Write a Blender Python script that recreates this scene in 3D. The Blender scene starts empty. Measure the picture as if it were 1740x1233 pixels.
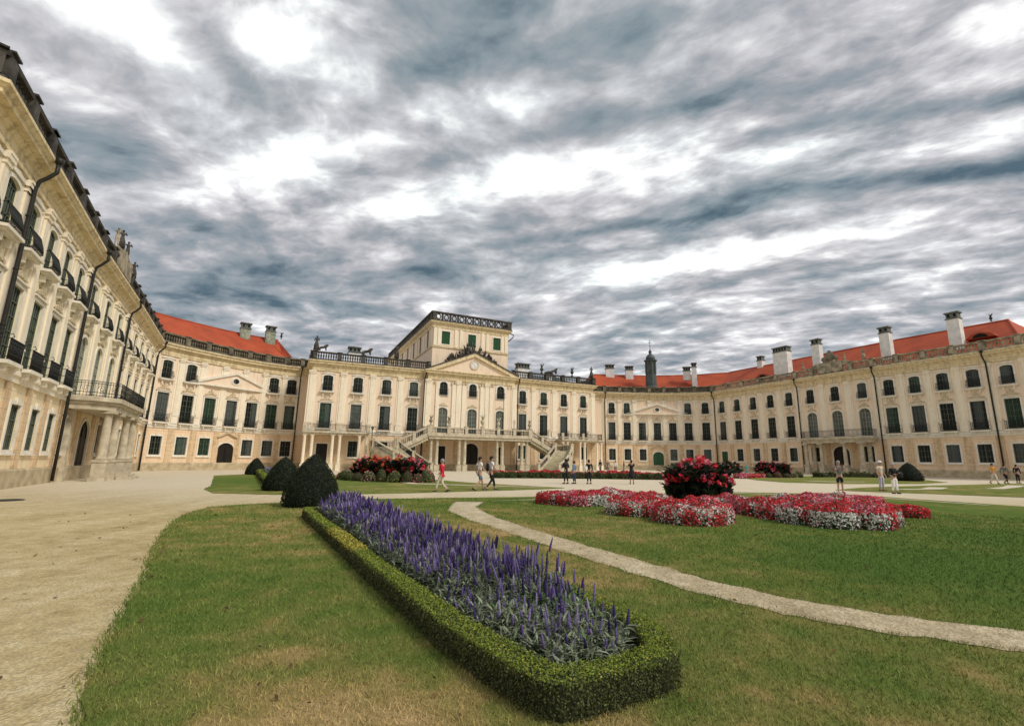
import bpy, math, random
import numpy as np
from mathutils import Matrix, Vector
R = math.radians
rnd = random.Random(7)
rng = np.random.default_rng(7)
S = bpy.context.scene
col = S.collection

# ------------------------------------------------------------------ camera
cam = bpy.data.cameras.new('camera'); co = bpy.data.objects.new('camera', cam); col.objects.link(co)
cam.sensor_width = 36; cam.lens = 822.13/1740*36; cam.shift_x = -(912.8-870)/1740
cam.clip_end = 3000; cam.clip_start = .05
pitch, roll, EYE = .19918, .00967, 1.5757
F = Vector((0, math.cos(pitch), math.sin(pitch))); Rt = Vector((1,0,0)); U = Vector((0,-math.sin(pitch), math.cos(pitch)))
R2 = Rt*math.cos(roll)+U*math.sin(roll); U2 = U*math.cos(roll)-Rt*math.sin(roll)
co.matrix_world = Matrix(((R2.x,U2.x,-F.x,0),(R2.y,U2.y,-F.y,0),(R2.z,U2.z,-F.z,EYE),(0,0,0,1)))
S.camera = co

# ------------------------------------------------------------------ node helpers
class V:
    """a socket with arithmetic"""
    def __init__(s, nt, sock): s.nt=nt; s.s=sock
    def _m(s, op, *a):
        n = s.nt.nodes.new('ShaderNodeMath'); n.operation = op
        for i,x in enumerate((s,)+a):
            if isinstance(x, V): s.nt.links.new(x.s, n.inputs[i])
            else: n.inputs[i].default_value = x
        return V(s.nt, n.outputs[0])
    def __add__(s,o): return s._m('ADD',o)
    __radd__=__add__
    def __mul__(s,o): return s._m('MULTIPLY',o)
    __rmul__=__mul__
    def __sub__(s,o): return s._m('SUBTRACT',o)
    def __truediv__(s,o): return s._m('DIVIDE',o)
    def clamp(s,a=0,b=1): return s._m('MAXIMUM',a)._m('MINIMUM',b)
    def abs(s): return s._m('ABSOLUTE')
    def fract(s): return s._m('FRACT')
    def lt(s,o): return s._m('LESS_THAN',o)
    def pow(s,o): return s._m('POWER',o)
    def exp(s): return s._m('EXPONENT')
    def rng(s,a,b,c=0.,d=1.):
        n = s.nt.nodes.new('ShaderNodeMapRange'); n.interpolation_type='SMOOTHSTEP'
        s.nt.links.new(s.s,n.inputs[0]); n.inputs[1].default_value=a; n.inputs[2].default_value=b; n.inputs[3].default_value=c; n.inputs[4].default_value=d
        return V(s.nt,n.outputs[0])
def xyz(nt, x, y, z=0.):
    n = nt.nodes.new('ShaderNodeCombineXYZ')
    for i,k in enumerate((x,y,z)):
        if isinstance(k,V): nt.links.new(k.s,n.inputs[i])
        else: n.inputs[i].default_value=k
    return n.outputs[0]
def sep(nt, sock):
    n = nt.nodes.new('ShaderNodeSeparateXYZ'); nt.links.new(sock,n.inputs[0]); return [V(nt,o) for o in n.outputs]
def noise(nt, vec, scale, detail=4, rough=.55, dist=0.):
    n = nt.nodes.new('ShaderNodeTexNoise'); nt.links.new(vec,n.inputs['Vector'])
    n.inputs['Scale'].default_value=scale; n.inputs['Detail'].default_value=detail; n.inputs['Roughness'].default_value=rough; n.inputs['Distortion'].default_value=dist
    return V(nt,n.outputs['Fac'])
def ramp(nt, v, stops):
    n = nt.nodes.new('ShaderNodeValToRGB'); nt.links.new(v.s,n.inputs[0]); e=n.color_ramp.elements
    while len(e)<len(stops): e.new(.5)
    for k,(p,c) in zip(e,stops): k.position=p; k.color=(*c,1)
    return n.outputs[0]
def mix(nt, f, a, b, mode='MIX'):
    n = nt.nodes.new('ShaderNodeMix'); n.data_type='RGBA'; n.blend_type=mode
    for i,k in ((0,f),(6,a),(7,b)):
        if isinstance(k,V): nt.links.new(k.s,n.inputs[i])
        elif isinstance(k,(int,float)): n.inputs[i].default_value=k
        elif isinstance(k,tuple): n.inputs[i].default_value=(*k,1)
        else: nt.links.new(k,n.inputs[i])
    return n.outputs[2]

# ------------------------------------------------------------------ world
SUN_AZ, SUN_EL = R(116), R(44)     # azimuth clockwise from +y
sd = Vector((math.sin(SUN_AZ)*math.cos(SUN_EL), math.cos(SUN_AZ)*math.cos(SUN_EL), math.sin(SUN_EL)))
w = bpy.data.worlds.new('World'); S.world = w; w.use_nodes = True
nt = w.node_tree; nt.nodes.clear()
out = nt.nodes.new('ShaderNodeOutputWorld'); bg = nt.nodes.new('ShaderNodeBackground'); nt.links.new(bg.outputs[0], out.inputs[0])
bg.inputs[1].default_value = .113
sky = nt.nodes.new('ShaderNodeTexSky'); sky.sky_type='NISHITA'; sky.sun_disc=False; sky.sun_elevation=SUN_EL; sky.sun_rotation=SUN_AZ
tc = nt.nodes.new('ShaderNodeTexCoord')
dx,dy,dz = sep(nt, tc.outputs['Generated'])
zz = dz._m('MAXIMUM',0.)+.08
qx, qy = dx/zz, dy/zz
# cloud streets: s runs along them, p across
s_ = qx*.955 - qy*.297; p_ = qx*.297 + qy*.955
z2 = dz._m('MAXIMUM',0.)+.17; gx, gy = dx/z2*1.12, dy/z2*1.12; sn = gx*.88-gy*.475; pn = gx*.475+gy*.88
wv = xyz(nt, gx, gy)
w1 = noise(nt, wv, 1.7, 3)-.5; w2 = noise(nt, xyz(nt, gx+7.3, gy+2.1), 1.7, 3)-.5
blob = xyz(nt, gx*1.35 + w1*.6, gy*1.6 + w2*.6, 0.)
strk = xyz(nt, sn*1.55 + w1*.5, pn*3.3 + w2*.6, 3.)
right = qx.rng(-.5,.55)
nb = noise(nt, blob, 2.3, 7, .56); ns = noise(nt, strk, 1.7, 7, .58)
fine = noise(nt, xyz(nt, sn*5.5+w1, pn*8.5+w2, 9.), 1.3, 6, .62)
bil = noise(nt, xyz(nt, gx*8.+w1*1.5, gy*12.+w2*1.5, 5.), 1., 3, .5)
big = noise(nt, xyz(nt, gx, gy, 4.4), .75, 2)
base = nb*(right*-1.+1.) + ns*right
val = (base-.5)*1.75 + .56 + (big-.5)*.35 + (fine-.5)*.40 + (bil-.5)*.62
def gauss(cs, cp, rs, rp, amp):
    a=(s_-cs)/rs; b=(p_-cp)/rp
    return (a*a+b*b)._m('MULTIPLY',-1.).exp()*amp
def sp(x,y): return x*.955-y*.297, x*.297+y*.955
for (x,y,rs,rp,amp) in [(.30,1.66,.50,.045,-.40),(1.12,1.31,.5,.06,-.50),(.35,1.08,.42,.075,-.36),(1.05,1.04,.3,.05,-.42),
      (-.12,.86,.2,.16,-.26),(-1.25,1.30,.16,.12,-.26),(-.40,1.02,.3,.08,-.16),(-.72,.92,.06,.16,-.30),
      (-1.15,1.95,.55,.28,-.24),(-.2,1.95,.6,.1,-.20),(-1.6,2.3,.9,.4,-.18),
      (-.80,.82,.13,.13,.44),(-.58,.87,.08,.10,.34),(-.88,1.33,.42,.10,.40),(.03,1.36,.26,.12,.52),(-.54,1.53,.22,.1,.30),(.6,1.95,.4,.10,.30),
      (.58,1.28,.35,.09,.22),(-1.0,1.0,.3,.2,.12),(.9,.86,.3,.08,.16),(1.3,1.6,.7,.12,.22),(-.25,1.15,.3,.10,.12),(1.4,2.6,2.,.5,.05)]:
    cs,cp = sp(x,y); val = val + gauss(cs,cp,rs,rp,amp)
val = val + dz.rng(.0,.16,.07,0.)
cl = ramp(nt, val.clamp(), [(0.0,(.075,.12,.15)),(.15,(.145,.185,.215)),(.30,(.24,.28,.31)),(.43,(.32,.335,.36)),(.57,(.46,.455,.475)),(.70,(.62,.61,.63)),(.84,(.90,.895,.89)),(1.,(1.35,1.35,1.28))])
tint = noise(nt, xyz(nt, qx, qy, 12.), 1.3, 2)
cl = mix(nt, tint.rng(.45,.7,0.,.35), cl, mix(nt, 1., cl, (.88,1.03,1.02), 'MULTIPLY'))
clouds = mix(nt, 1., cl, (9.0,9.0,9.0), 'MULTIPLY')
fin = mix(nt, .06, clouds, sky.outputs[0])
nt.links.new(fin, bg.inputs[0])

sl = bpy.data.lights.new('sun','SUN'); sl.energy=2.1; sl.angle=R(14); sl.color=(1,.94,.83)
so = bpy.data.objects.new('sun', sl); col.objects.link(so); so.rotation_euler = (-sd).to_track_quat('-Z','Y').to_euler()
S.view_settings.view_transform='Standard'; S.view_settings.look='None'; S.view_settings.exposure=.18; S.view_settings.gamma=1

# ------------------------------------------------------------------ materials
M = {}
def newmat(name):
    m = bpy.data.materials.new(name); m.use_nodes=True; t=m.node_tree; b=t.nodes['Principled BSDF']; M[name]=m
    return m,t,b
def bump(t,b,h,strength=.3,dist=.02):
    n=t.nodes.new('ShaderNodeBump'); n.inputs['Strength'].default_value=strength; n.inputs['Distance'].default_value=dist
    t.links.new(h.s,n.inputs['Height']); t.links.new(n.outputs[0],b.inputs['Normal'])
def pos(t): return t.nodes.new('ShaderNodeNewGeometry').outputs['Position']
def mat(name, c, rough=.8, var=.12, scale=3., c2=None, metal=0., bmp=0., bscale=40., spec=.3):
    m,t,b = newmat(name); P=pos(t)
    n=noise(t,P,scale,5)
    c2 = c2 or tuple(k*(1-var*2) for k in c)
    t.links.new(ramp(t,n,[(.3,c2),(.68,c)]), b.inputs['Base Color'])
    b.inputs['Roughness'].default_value=rough; b.inputs['Metallic'].default_value=metal; b.inputs['Specular IOR Level'].default_value=spec
    if bmp: bump(t,b,noise(t,P,bscale,3),bmp)
    return m
Z_D=9.
def stucco(name, c, cstain, groove=False, stain=.32):
    m,t,b = newmat(name); P=pos(t); x,y,z = sep(t,P)
    n1=noise(t,P,.35,4); n2=noise(t,P,2.2,6,.62)
    streak=noise(t, xyz(t, x*1.6, y*1.6, z*.12), 2., 5)
    cc = mix(t, n1.rng(.35,.7,0.,.35), c, tuple(k*q for k,q in zip(c,(1.0,.93,.84))))
    cc = mix(t, (n2*streak).rng(.20,.38,0.,.8)*stain, cc, cstain)
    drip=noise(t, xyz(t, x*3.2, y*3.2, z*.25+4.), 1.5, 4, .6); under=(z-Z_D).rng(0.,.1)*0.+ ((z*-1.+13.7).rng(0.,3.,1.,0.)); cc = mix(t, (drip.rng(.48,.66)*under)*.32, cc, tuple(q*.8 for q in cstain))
    if groove:
        g = ((z/.46).fract()-.5).abs().rng(.455,.485)
        cc = mix(t, g*.45, cc, tuple(k*.55 for k in c))
        damp = (z*-1.+1.1+ (n2-.5)*1.6).rng(0.,.9)
        cc = mix(t, damp*.55, cc, cstain)
        bump(t,b,(g*-1.)+n2*.25,.5,.03)
    else: bump(t,b,n2,.25,.02)
    t.links.new(cc,b.inputs['Base Color']); b.inputs['Roughness'].default_value=.9; b.inputs['Specular IOR Level'].default_value=.15
stucco('stucco_peach',(.86,.70,.54),(.56,.44,.32))
stucco('stucco_ground',(.84,.64,.44),(.42,.34,.23),True)
stucco('stucco_yellow',(.88,.79,.54),(.52,.42,.24))
stucco('stucco_ground_yellow',(.87,.72,.48),(.42,.33,.18),True)
stucco('strip_stucco',(.70,.53,.34),(.40,.28,.15),True,stain=.9)
stucco('stucco_trim',(.89,.80,.64),(.55,.47,.33))
stucco('stucco_cornice',(.78,.66,.43),(.36,.28,.16),stain=.7)
mat('plinth_stone',(.60,.50,.33),c2=(.34,.27,.17),scale=1.6,bmp=.3)
mat('white_trim',(.86,.80,.68),var=.1,scale=2.)
mat('ornament',(.70,.60,.42),c2=(.40,.32,.20),scale=5.,bmp=.5,bscale=18)
mat('weathered_stone',(.50,.43,.30),c2=(.13,.11,.08),scale=1.5,bmp=.4,bscale=15)
mat('dark_stone2',(.26,.22,.15),c2=(.05,.045,.035),scale=1.2,bmp=.4,bscale=15)
mat('dark_stone',(.11,.10,.085),c2=(.02,.019,.017),scale=1.8,bmp=.4,bscale=15)
mat('pale_stone',(.66,.58,.43),c2=(.40,.34,.24),scale=2.2,bmp=.3)
mat('stair_stone',(.60,.54,.36),c2=(.38,.34,.22),scale=2.2,bmp=.3)
mat('iron',(.022,.024,.022),rough=.55,var=.2)
mat('pipe_metal',(.028,.026,.022),rough=.5,var=.2)
mat('window_wood',(.12,.14,.10),rough=.6,c2=(.06,.075,.055))
mat('pale_wood',(.34,.35,.27),rough=.6,c2=(.24,.25,.19))
mat('green_shutter',(.028,.11,.045),rough=.6,c2=(.016,.07,.03))
mat('dark_door',(.016,.013,.010),rough=.6)
mat('green_door',(.03,.10,.04),rough=.5)
mat('dark_opening',(.012,.011,.010),rough=.9)
mat('render_white',(.84,.83,.80),c2=(.62,.61,.58),scale=1.4,bmp=.2)
mat('chimney_cap',(.20,.22,.19),c2=(.05,.05,.045),scale=6.)
mat('chimney_moss',(.42,.45,.36),c2=(.12,.15,.09),scale=2.5,bmp=.3)
mat('slate_copper',(.10,.13,.13),c2=(.04,.05,.05),rough=.5,scale=4)
mat('clock_face',(.80,.78,.74),var=.05)
for nm,c,c2 in (('glass_dark',(.014,.018,.016),(.006,.008,.007)),('glass_green',(.025,.06,.035),(.012,.03,.018)),('glass_grey',(.14,.15,.13),(.05,.06,.052))):
    m=mat(nm,c,rough=.22,c2=c2,scale=1.3,spec=.16)
    t=m.node_tree; b=t.nodes['Principled BSDF']; oi=t.nodes.new('ShaderNodeObjectInfo'); rv=V(t,oi.outputs['Random']); src=b.inputs['Base Color'].links[0].from_socket
    nn_=noise(t,xyz(t,*[q for q in sep(t,pos(t))][:2],rv*30.),.9,3)
    t.links.new(mix(t,((nn_+rv*.22).rng(.58,.80))*.55,src,(.16,.18,.18)),b.inputs['Base Color'])  # pale sky reflections painted into the pane colour, varied per window
# tiles
m,t,b=newmat('roof_tile'); P=pos(t); x,y,z=sep(t,P)
n=noise(t,P,.5,5); n2=noise(t,P,9.,3)
g=((z/.34).fract()-.5).abs().rng(.25,.5)
lich=noise(t,P,1.8,6,.7).rng(.55,.72)
cc=ramp(t,(n*.7+n2*.3),[(.3,(.28,.040,.010)),(.5,(.42,.062,.013)),(.7,(.52,.09,.02))])
cc=mix(t,g*.5,cc,(.20,.03,.01)); cc=mix(t,lich*.45,cc,(.20,.11,.06)); t.links.new(cc,b.inputs['Base Color']); b.inputs['Roughness'].default_value=.75; bump(t,b,g*-1.+n2*.6,.6,.04)
# gravel
def gravelmat(name,a,b_,c,s=1.):
    m,t,b=newmat(name); P=pos(t); x,y,z=sep(t,P)
    n=noise(t,xyz(t,x*1.6,y*.5+x*.8),.5,5,.6); n1=noise(t,P,3.,6,.7); n2=noise(t,P,70.*s,3,.7)
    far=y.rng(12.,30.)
    cc=ramp(t,((n*.45+n1*.55)-.5)*1.3+.5,[(.30,a),(.5,b_),(.68,c)])
    vo=t.nodes.new('ShaderNodeTexVoronoi'); t.links.new(P,vo.inputs['Vector']); vo.inputs['Scale'].default_value=38*s
    vd=V(t,vo.outputs['Distance'])
    cc=mix(t,(vd.rng(.25,.75)*.5),cc,tuple(k*.45 for k in b_))
    cc=mix(t,(n2.rng(.55,.75)*.3),cc,tuple(min(1,k*1.35) for k in c))
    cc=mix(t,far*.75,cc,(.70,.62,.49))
    fp=noise(t,P,6.,2,.5)
    bump(t,b,n2*.35+vd*-.4+fp*1.2+n1,.85,.035)
    t.links.new(cc,b.inputs['Base Color']); b.inputs['Roughness'].default_value=.95; b.inputs['Specular IOR Level'].default_value=.1
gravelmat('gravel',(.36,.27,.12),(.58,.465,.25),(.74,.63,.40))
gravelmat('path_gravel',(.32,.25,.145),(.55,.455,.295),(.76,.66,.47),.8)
# grass colour, shared by turf sheet and blades (dry patches are real patches of straw)
def grasscol(t, P):
    x,y,z=sep(t,P)
    n=noise(t,P,.42,4,.6); n1=noise(t,P,1.7,6,.68); n2=noise(t,P,23.,4,.7)
    dry = ((n*.55+n1*.45)-.5)*1.0+.49
    def g(cx,cy,rx,ry,a):
        u=(x-cx)/rx; v=(y-cy)/ry; return (u*u+v*v)._m('MULTIPLY',-1.).exp()*a
    for q in [(-1.2,3.3,1.0,.62,.22),(-2.1,4.3,.4,.3,.11),(-6.,15.4,1.8,.8,.13),(1.2,7.8,1.5,1.5,.10),(-1.0,11.5,1.3,2.2,.12),(-5.6,11.5,1.2,2.5,.07),(1.6,11.2,2.0,1.0,.10),(4.6,9.,2.,1.,.05),(1.9,3.3,.6,.4,.09),
              (-3.2,6.,1.3,1.6,-.10),(5.5,8.,3.,1.8,-.17),(9.,10,6.,4.,-.18),(-4.3,7.5,1.5,2.,-.08),(-20.,35.,8.,8.,-.16),(4.,19.,8.,2.8,-.13),(13.,18.,5.,6.,-.12),(3.2,3.8,1.2,.7,.05),(-2.4,3.6,.5,.5,.05)]: dry = dry+g(*q)
    cc=ramp(t,dry,[(.28,(.105,.175,.036)),(.41,(.155,.205,.046)),(.51,(.235,.240,.070)),(.59,(.36,.285,.11)),(.74,(.53,.38,.19))])
    cc=mix(t,n2.rng(.35,.75,0.,.5),cc,mix(t,1.,cc,(.55,.6,.55),'MULTIPLY'))
    return cc,n2,n1
m,t,b=newmat('turf'); P=pos(t); cc,n2,n1=grasscol(t,P); t.links.new(cc,b.inputs['Base Color']); b.inputs['Roughness'].default_value=1.; b.inputs['Specular IOR Level'].default_value=.05
bump(t,b,n2+noise(t,P,90.,3),.9,.03)
m,t,b=newmat('grass_blade'); P=pos(t); cc,n2,n1=grasscol(t,P)
at=t.nodes.new('ShaderNodeAttribute'); at.attribute_name='tint'
cc=mix(t,V(t,at.outputs['Fac']),mix(t,1.,cc,(.80,.85,.75),'MULTIPLY'),mix(t,1.,cc,(1.55,1.5,1.4),'MULTIPLY')); t.links.new(cc,b.inputs['Base Color']); b.inputs['Roughness'].default_value=.7; b.inputs['Specular IOR Level'].default_value=.2
def leafmat(name, stops, rough=.6, sss=0.):
    m,t,b=newmat(name); at=t.nodes.new('ShaderNodeAttribute'); at.attribute_name='tint'
    v=V(t,at.outputs['Fac']); t.links.new(ramp(t,v,stops),b.inputs['Base Color']); b.inputs['Roughness'].default_value=rough; b.inputs['Specular IOR Level'].default_value=.2
    tr=t.nodes.new('ShaderNodeBsdfTranslucent'); t.links.new(ramp(t,v,stops),tr.inputs[0]); ms=t.nodes.new('ShaderNodeMixShader'); ms.inputs[0].default_value=.25
    o=t.nodes['Material Output']; t.links.new(b.outputs[0],ms.inputs[1]); t.links.new(tr.outputs[0],ms.inputs[2]); t.links.new(ms.outputs[0],o.inputs[0])
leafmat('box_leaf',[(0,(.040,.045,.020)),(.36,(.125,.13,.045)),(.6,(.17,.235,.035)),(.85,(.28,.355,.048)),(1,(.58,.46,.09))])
leafmat('yew_leaf',[(0,(.008,.012,.007)),(.6,(.022,.034,.016)),(1,(.075,.10,.035))])
leafmat('sage_leaf',[(0,(.035,.05,.025)),(.5,(.23,.27,.17)),(.8,(.46,.50,.39)),(1,(.13,.27,.06))])
leafmat('sage_flower',[(0,(.040,.026,.11)),(.35,(.11,.070,.25)),(.7,(.26,.20,.42)),(1,(.48,.43,.56))])
leafmat('begonia_leaf',[(0,(.03,.05,.02)),(.6,(.06,.11,.03)),(1,(.12,.07,.04))])
leafmat('petal_red',[(0,(.50,.014,.028)),(.6,(.76,.035,.055)),(1,(.88,.13,.15))])
leafmat('petal_pink',[(0,(.64,.09,.16)),(.6,(.84,.22,.30)),(1,(.92,.50,.54))])
leafmat('petal_white',[(0,(.62,.60,.50)),(.6,(.82,.80,.74)),(1,(.90,.90,.86))])
leafmat('petal_orange',[(0,(.75,.10,.03)),(.6,(.85,.24,.07)),(1,(.88,.50,.22))])
leafmat('canna_leaf',[(0,(.012,.016,.014)),(.5,(.028,.036,.026)),(.85,(.05,.085,.04)),(1,(.09,.05,.05))])
leafmat('coleus_leaf',[(0,(.10,.03,.03)),(.4,(.07,.10,.03)),(.7,(.22,.26,.07)),(1,(.34,.30,.12))])
leafmat('dry_leaf',[(0,(.06,.035,.015)),(.6,(.16,.09,.035)),(1,(.30,.19,.07))])
mat('soil',(.10,.075,.05),c2=(.05,.04,.028),scale=6,bmp=.6)
mat('hedge_core',(.035,.042,.014),scale=9)
mat('yew_core',(.008,.011,.007),scale=9)
for nm,c in dict(skin=(.50,.30,.21),hair_dark=(.03,.02,.015),hair_blond=(.42,.32,.18),hair_grey=(.35,.34,.33),cloth_red=(.62,.012,.045),cloth_white=(.86,.86,.84),cloth_black=(.015,.015,.018),cloth_denim=(.10,.16,.22),cloth_navy=(.035,.05,.10),cloth_grey=(.16,.17,.17),cloth_blue=(.16,.24,.36),cloth_orange=(.78,.36,.06),cloth_cream=(.70,.62,.50),cloth_teal=(.10,.45,.42),cloth_lilac=(.55,.52,.62),shoe=(.05,.045,.04),leather=(.08,.05,.03)).items(): mat(nm,c,var=.1,scale=9)

# ------------------------------------------------------------------ object helpers
def tag(o,label=None,cat=None,group=None,kind=None):
    for k,v in (('label',label),('category',cat),('group',group),('kind',kind)):
        if v: o[k]=v
    return o
def thing(name,loc,label,cat,group=None):
    o=bpy.data.objects.new(name,None); col.objects.link(o); o.location=loc; o.empty_display_size=.2
    return tag(o,label,cat,group)
def add(name,me,parent=None,loc=(0,0,0),rz=0,mats=None):
    o=bpy.data.objects.new(name,me); col.objects.link(o); o.location=loc; o.rotation_euler=(0,0,rz)
    if parent: o.parent=parent
    return o
def rootloc(o):
    v=Vector((0,0,0))
    while o: v+=Vector(o.location); o=o.parent
    return v
class Fr:
    """plan frame: u along the wall (left to right seen from the court), v out towards the court"""
    def __init__(s,P=(0,0),t=(1,0)):
        l=math.hypot(*t); s.P=P; s.t=(t[0]/l,t[1]/l); s.n=(s.t[1],-s.t[0])
    def p(s,u,v,z): return (s.P[0]+s.t[0]*u+s.n[0]*v, s.P[1]+s.t[1]*u+s.n[1]*v, z)
    @property
    def rz(s): return math.atan2(s.t[1],s.t[0])
I0=Fr()
class MB:
    def __init__(s): s.v=[]; s.f=[]; s.m=[]; s.smooth=[]
    def add(s,vs,fs,mi=0,sm=False):
        o=len(s.v); s.v+=[tuple(p) for p in vs]; s.f+=[tuple(i+o for i in f) for f in fs]; s.m+=[mi]*len(fs); s.smooth+=[sm]*len(fs)
    def hexa(s,b,t,mi=0):
        s.add(list(b)+list(t),[(3,2,1,0),(4,5,6,7),(0,1,5,4),(1,2,6,5),(2,3,7,6),(3,0,4,7)],mi)
    def box(s,fr,u0,u1,v0,v1,z0,z1,mi=0):
        q=[(u0,v1),(u1,v1),(u1,v0),(u0,v0)]
        s.hexa([fr.p(a,b,z0) for a,b in q],[fr.p(a,b,z1) for a,b in q],mi)
    def prism(s,fr,out,v0,v1,mi=0):   # outline in (u,z)
        n=len(out); vs=[fr.p(u,v1,z) for u,z in out]+[fr.p(u,v0,z) for u,z in out]
        s.add(vs,[tuple(range(n)),tuple(range(2*n-1,n-1,-1))]+[(i,i+n,(i+1)%n+n,(i+1)%n) for i in range(n)],mi)
    def ring(s,fr,a,b,v0,v1,mi=0):    # a inner outline, b outer outline
        n=len(a); vs=[fr.p(u,v1,z) for u,z in a]+[fr.p(u,v1,z) for u,z in b]+[fr.p(u,v0,z) for u,z in a]+[fr.p(u,v0,z) for u,z in b]
        fs=[]
        for i in range(n):
            j=(i+1)%n; fs+=[(i,j,j+n,i+n),(i,i+2*n,j+2*n,j),(i+n,j+n,j+3*n,i+3*n)]
        s.add(vs,fs,mi)
    def lathe(s,c,prof,n=10,mi=0,sm=True,sx=1.,sy=1.):
        vs=[];fs=[]
        for r,z in prof:
            for k in range(n): a=2*math.pi*k/n; vs.append((c[0]+r*sx*math.cos(a),c[1]+r*sy*math.sin(a),c[2]+z))
        for i in range(len(prof)-1):
            for k in range(n): l=(k+1)%n; fs.append((i*n+k,i*n+l,(i+1)*n+l,(i+1)*n+k))
        fs.append(tuple(range(n-1,-1,-1))); fs.append(tuple((len(prof)-1)*n+k for k in range(n)))
        s.add(vs,fs,mi,sm)
    def tube(s,pts,r,n=6,mi=0,sm=True,taper=None):
        pts=[Vector(p) for p in pts]; vs=[]; fs=[]; up=None
        for i,p in enumerate(pts):
            d=(pts[min(i+1,len(pts)-1)]-pts[max(i-1,0)]).normalized()
            a=d.cross(Vector((0,0,1)) if abs(d.z)<.9 else Vector((1,0,0))).normalized()
            if up and a.dot(up)<0: a=-a
            up=a; b=d.cross(a); rr=r if taper is None else r*taper[i]
            for k in range(n): t=2*math.pi*k/n; vs.append(p+a*math.cos(t)*rr+b*math.sin(t)*rr)
        for i in range(len(pts)-1):
            for k in range(n): l=(k+1)%n; fs.append((i*n+k,i*n+l,(i+1)*n+l,(i+1)*n+k))
        fs.append(tuple(range(n-1,-1,-1))); fs.append(tuple((len(pts)-1)*n+k for k in range(n)))
        s.add(vs,fs,mi,sm)
    def beam(s,a,b,w,h,mi=0):         # sloping beam, section w wide, h high (bottom at line)
        a=Vector(a); b=Vector(b); d=(b-a); q=Vector((d.y,-d.x,0)).normalized()*w/2; hz=Vector((0,0,h))
        s.hexa([a-q,a+q,b+q,b-q],[a-q+hz,a+q+hz,b+q+hz,b-q+hz],mi)
    def sweep(s,poly,prof,mi=0,cap=True):  # poly: wall points in plan, prof closed (v,z)
        n=len(poly); k=len(prof); o1=offset_line(poly,1.); offs=[Vector((a[0]-b[0],a[1]-b[1])) for a,b in zip(o1,poly)]
        vs=[(poly[i][0]+offs[i].x*v,poly[i][1]+offs[i].y*v,z) for i in range(n) for v,z in prof]
        fs=[(i*k+j,(i+1)*k+j,(i+1)*k+(j+1)%k,i*k+(j+1)%k) for i in range(n-1) for j in range(k)]
        if cap: fs+=[tuple(range(k)),tuple((n-1)*k+j for j in range(k-1,-1,-1))]
        s.add(vs,fs,mi)
    def mesh(s,name,mats,L=(0,0,0)):
        me=bpy.data.meshes.new(name)
        me.from_pydata([(a-L[0],b-L[1],c-L[2]) for a,b,c in s.v],[],s.f); 
        for m in mats: me.materials.append(M[m])
        me.polygons.foreach_set('material_index',s.m); me.polygons.foreach_set('use_smooth',s.smooth); me.update()
        return me
    def build(s,name,mats,parent=None):
        if isinstance(mats,str): mats=[mats]
        return add(name,s.mesh(name,mats,rootloc(parent)),parent)
JOIN={}
def jn(p,i,n):
    q=JOIN.get((round(p[0],3),round(p[1],3)))
    if q is None: return None
    return q[0] if i==0 else q[1]
def offset_line(poly,d):
    out=[]
    n=len(poly)
    for i in range(n):
        ds=[]
        if i==0 and jn(poly[0],0,n): q=jn(poly[0],0,n); ds.append((poly[0][0]-q[0],poly[0][1]-q[1]))
        if i>0: ds.append((poly[i][0]-poly[i-1][0],poly[i][1]-poly[i-1][1]))
        if i<n-1: ds.append((poly[i+1][0]-poly[i][0],poly[i+1][1]-poly[i][1]))
        if i==n-1 and jn(poly[i],1,n): q=jn(poly[i],1,n); ds.append((q[0]-poly[i][0],q[1]-poly[i][1]))
        ns=[Vector((q[1],-q[0])).normalized() for q in ds]; m=(ns[0]+ns[-1])/2; m=m/m.length_squared
        out.append((poly[i][0]+m.x*d,poly[i][1]+m.y*d))
    return out
# numpy scatter: template verts (k,3), faces list; per instance matrix (n,3,3), loc (n,3)
def scatter(name,tv,tf,mats3,locs,matname,parent=None,tint=None,mi=None,matnames=None):
    tv=np.asarray(tv,float); n=len(locs); k=len(tv)
    vs=np.einsum('nij,kj->nki',mats3,tv)+locs[:,None,:]
    L=np.array(rootloc(parent)) if parent else np.zeros(3)
    vs=(vs-L).reshape(-1,3)
    tf=np.asarray(tf); nf,fl=tf.shape
    fs=(tf[None]+ (np.arange(n)*k)[:,None,None]).reshape(-1)
    me=bpy.data.meshes.new(name); me.vertices.add(n*k); me.vertices.foreach_set('co',vs.ravel())
    me.loops.add(n*nf*fl); me.loops.foreach_set('vertex_index',fs.astype(np.int32))
    me.polygons.add(n*nf); me.polygons.foreach_set('loop_start',(np.arange(n*nf)*fl).astype(np.int32))
    for q in (matnames or [matname]): me.materials.append(M[q])
    if mi is not None: me.polygons.foreach_set('material_index',np.repeat(mi,nf).astype(np.int32))
    me.update(calc_edges=True); me.validate()
    a=me.attributes.new('tint','FLOAT','FACE'); tt=rng.random(n) if tint is None else tint
    a.data.foreach_set('value',np.repeat(tt,nf).astype(np.float32))
    return add(name,me,parent)
def rotmats(n,normals=None,jit=.6,size=1.):
    """random frames whose z follows normals"""
    z=rng.normal(size=(n,3)) if normals is None else normals+rng.normal(size=(n,3))*jit
    z/=np.linalg.norm(z,axis=1)[:,None]
    x=np.cross(z,rng.normal(size=(n,3))); x/=np.linalg.norm(x,axis=1)[:,None]; y=np.cross(z,x)
    return np.stack([x,y,z],2)*np.asarray(size).reshape(-1,1,1)
LEAF=[(0,-1,0),(.55,0,.12),(0,1,0),(-.55,0,.12)]; LEAF_F=[(0,1,2,3)]

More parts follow.
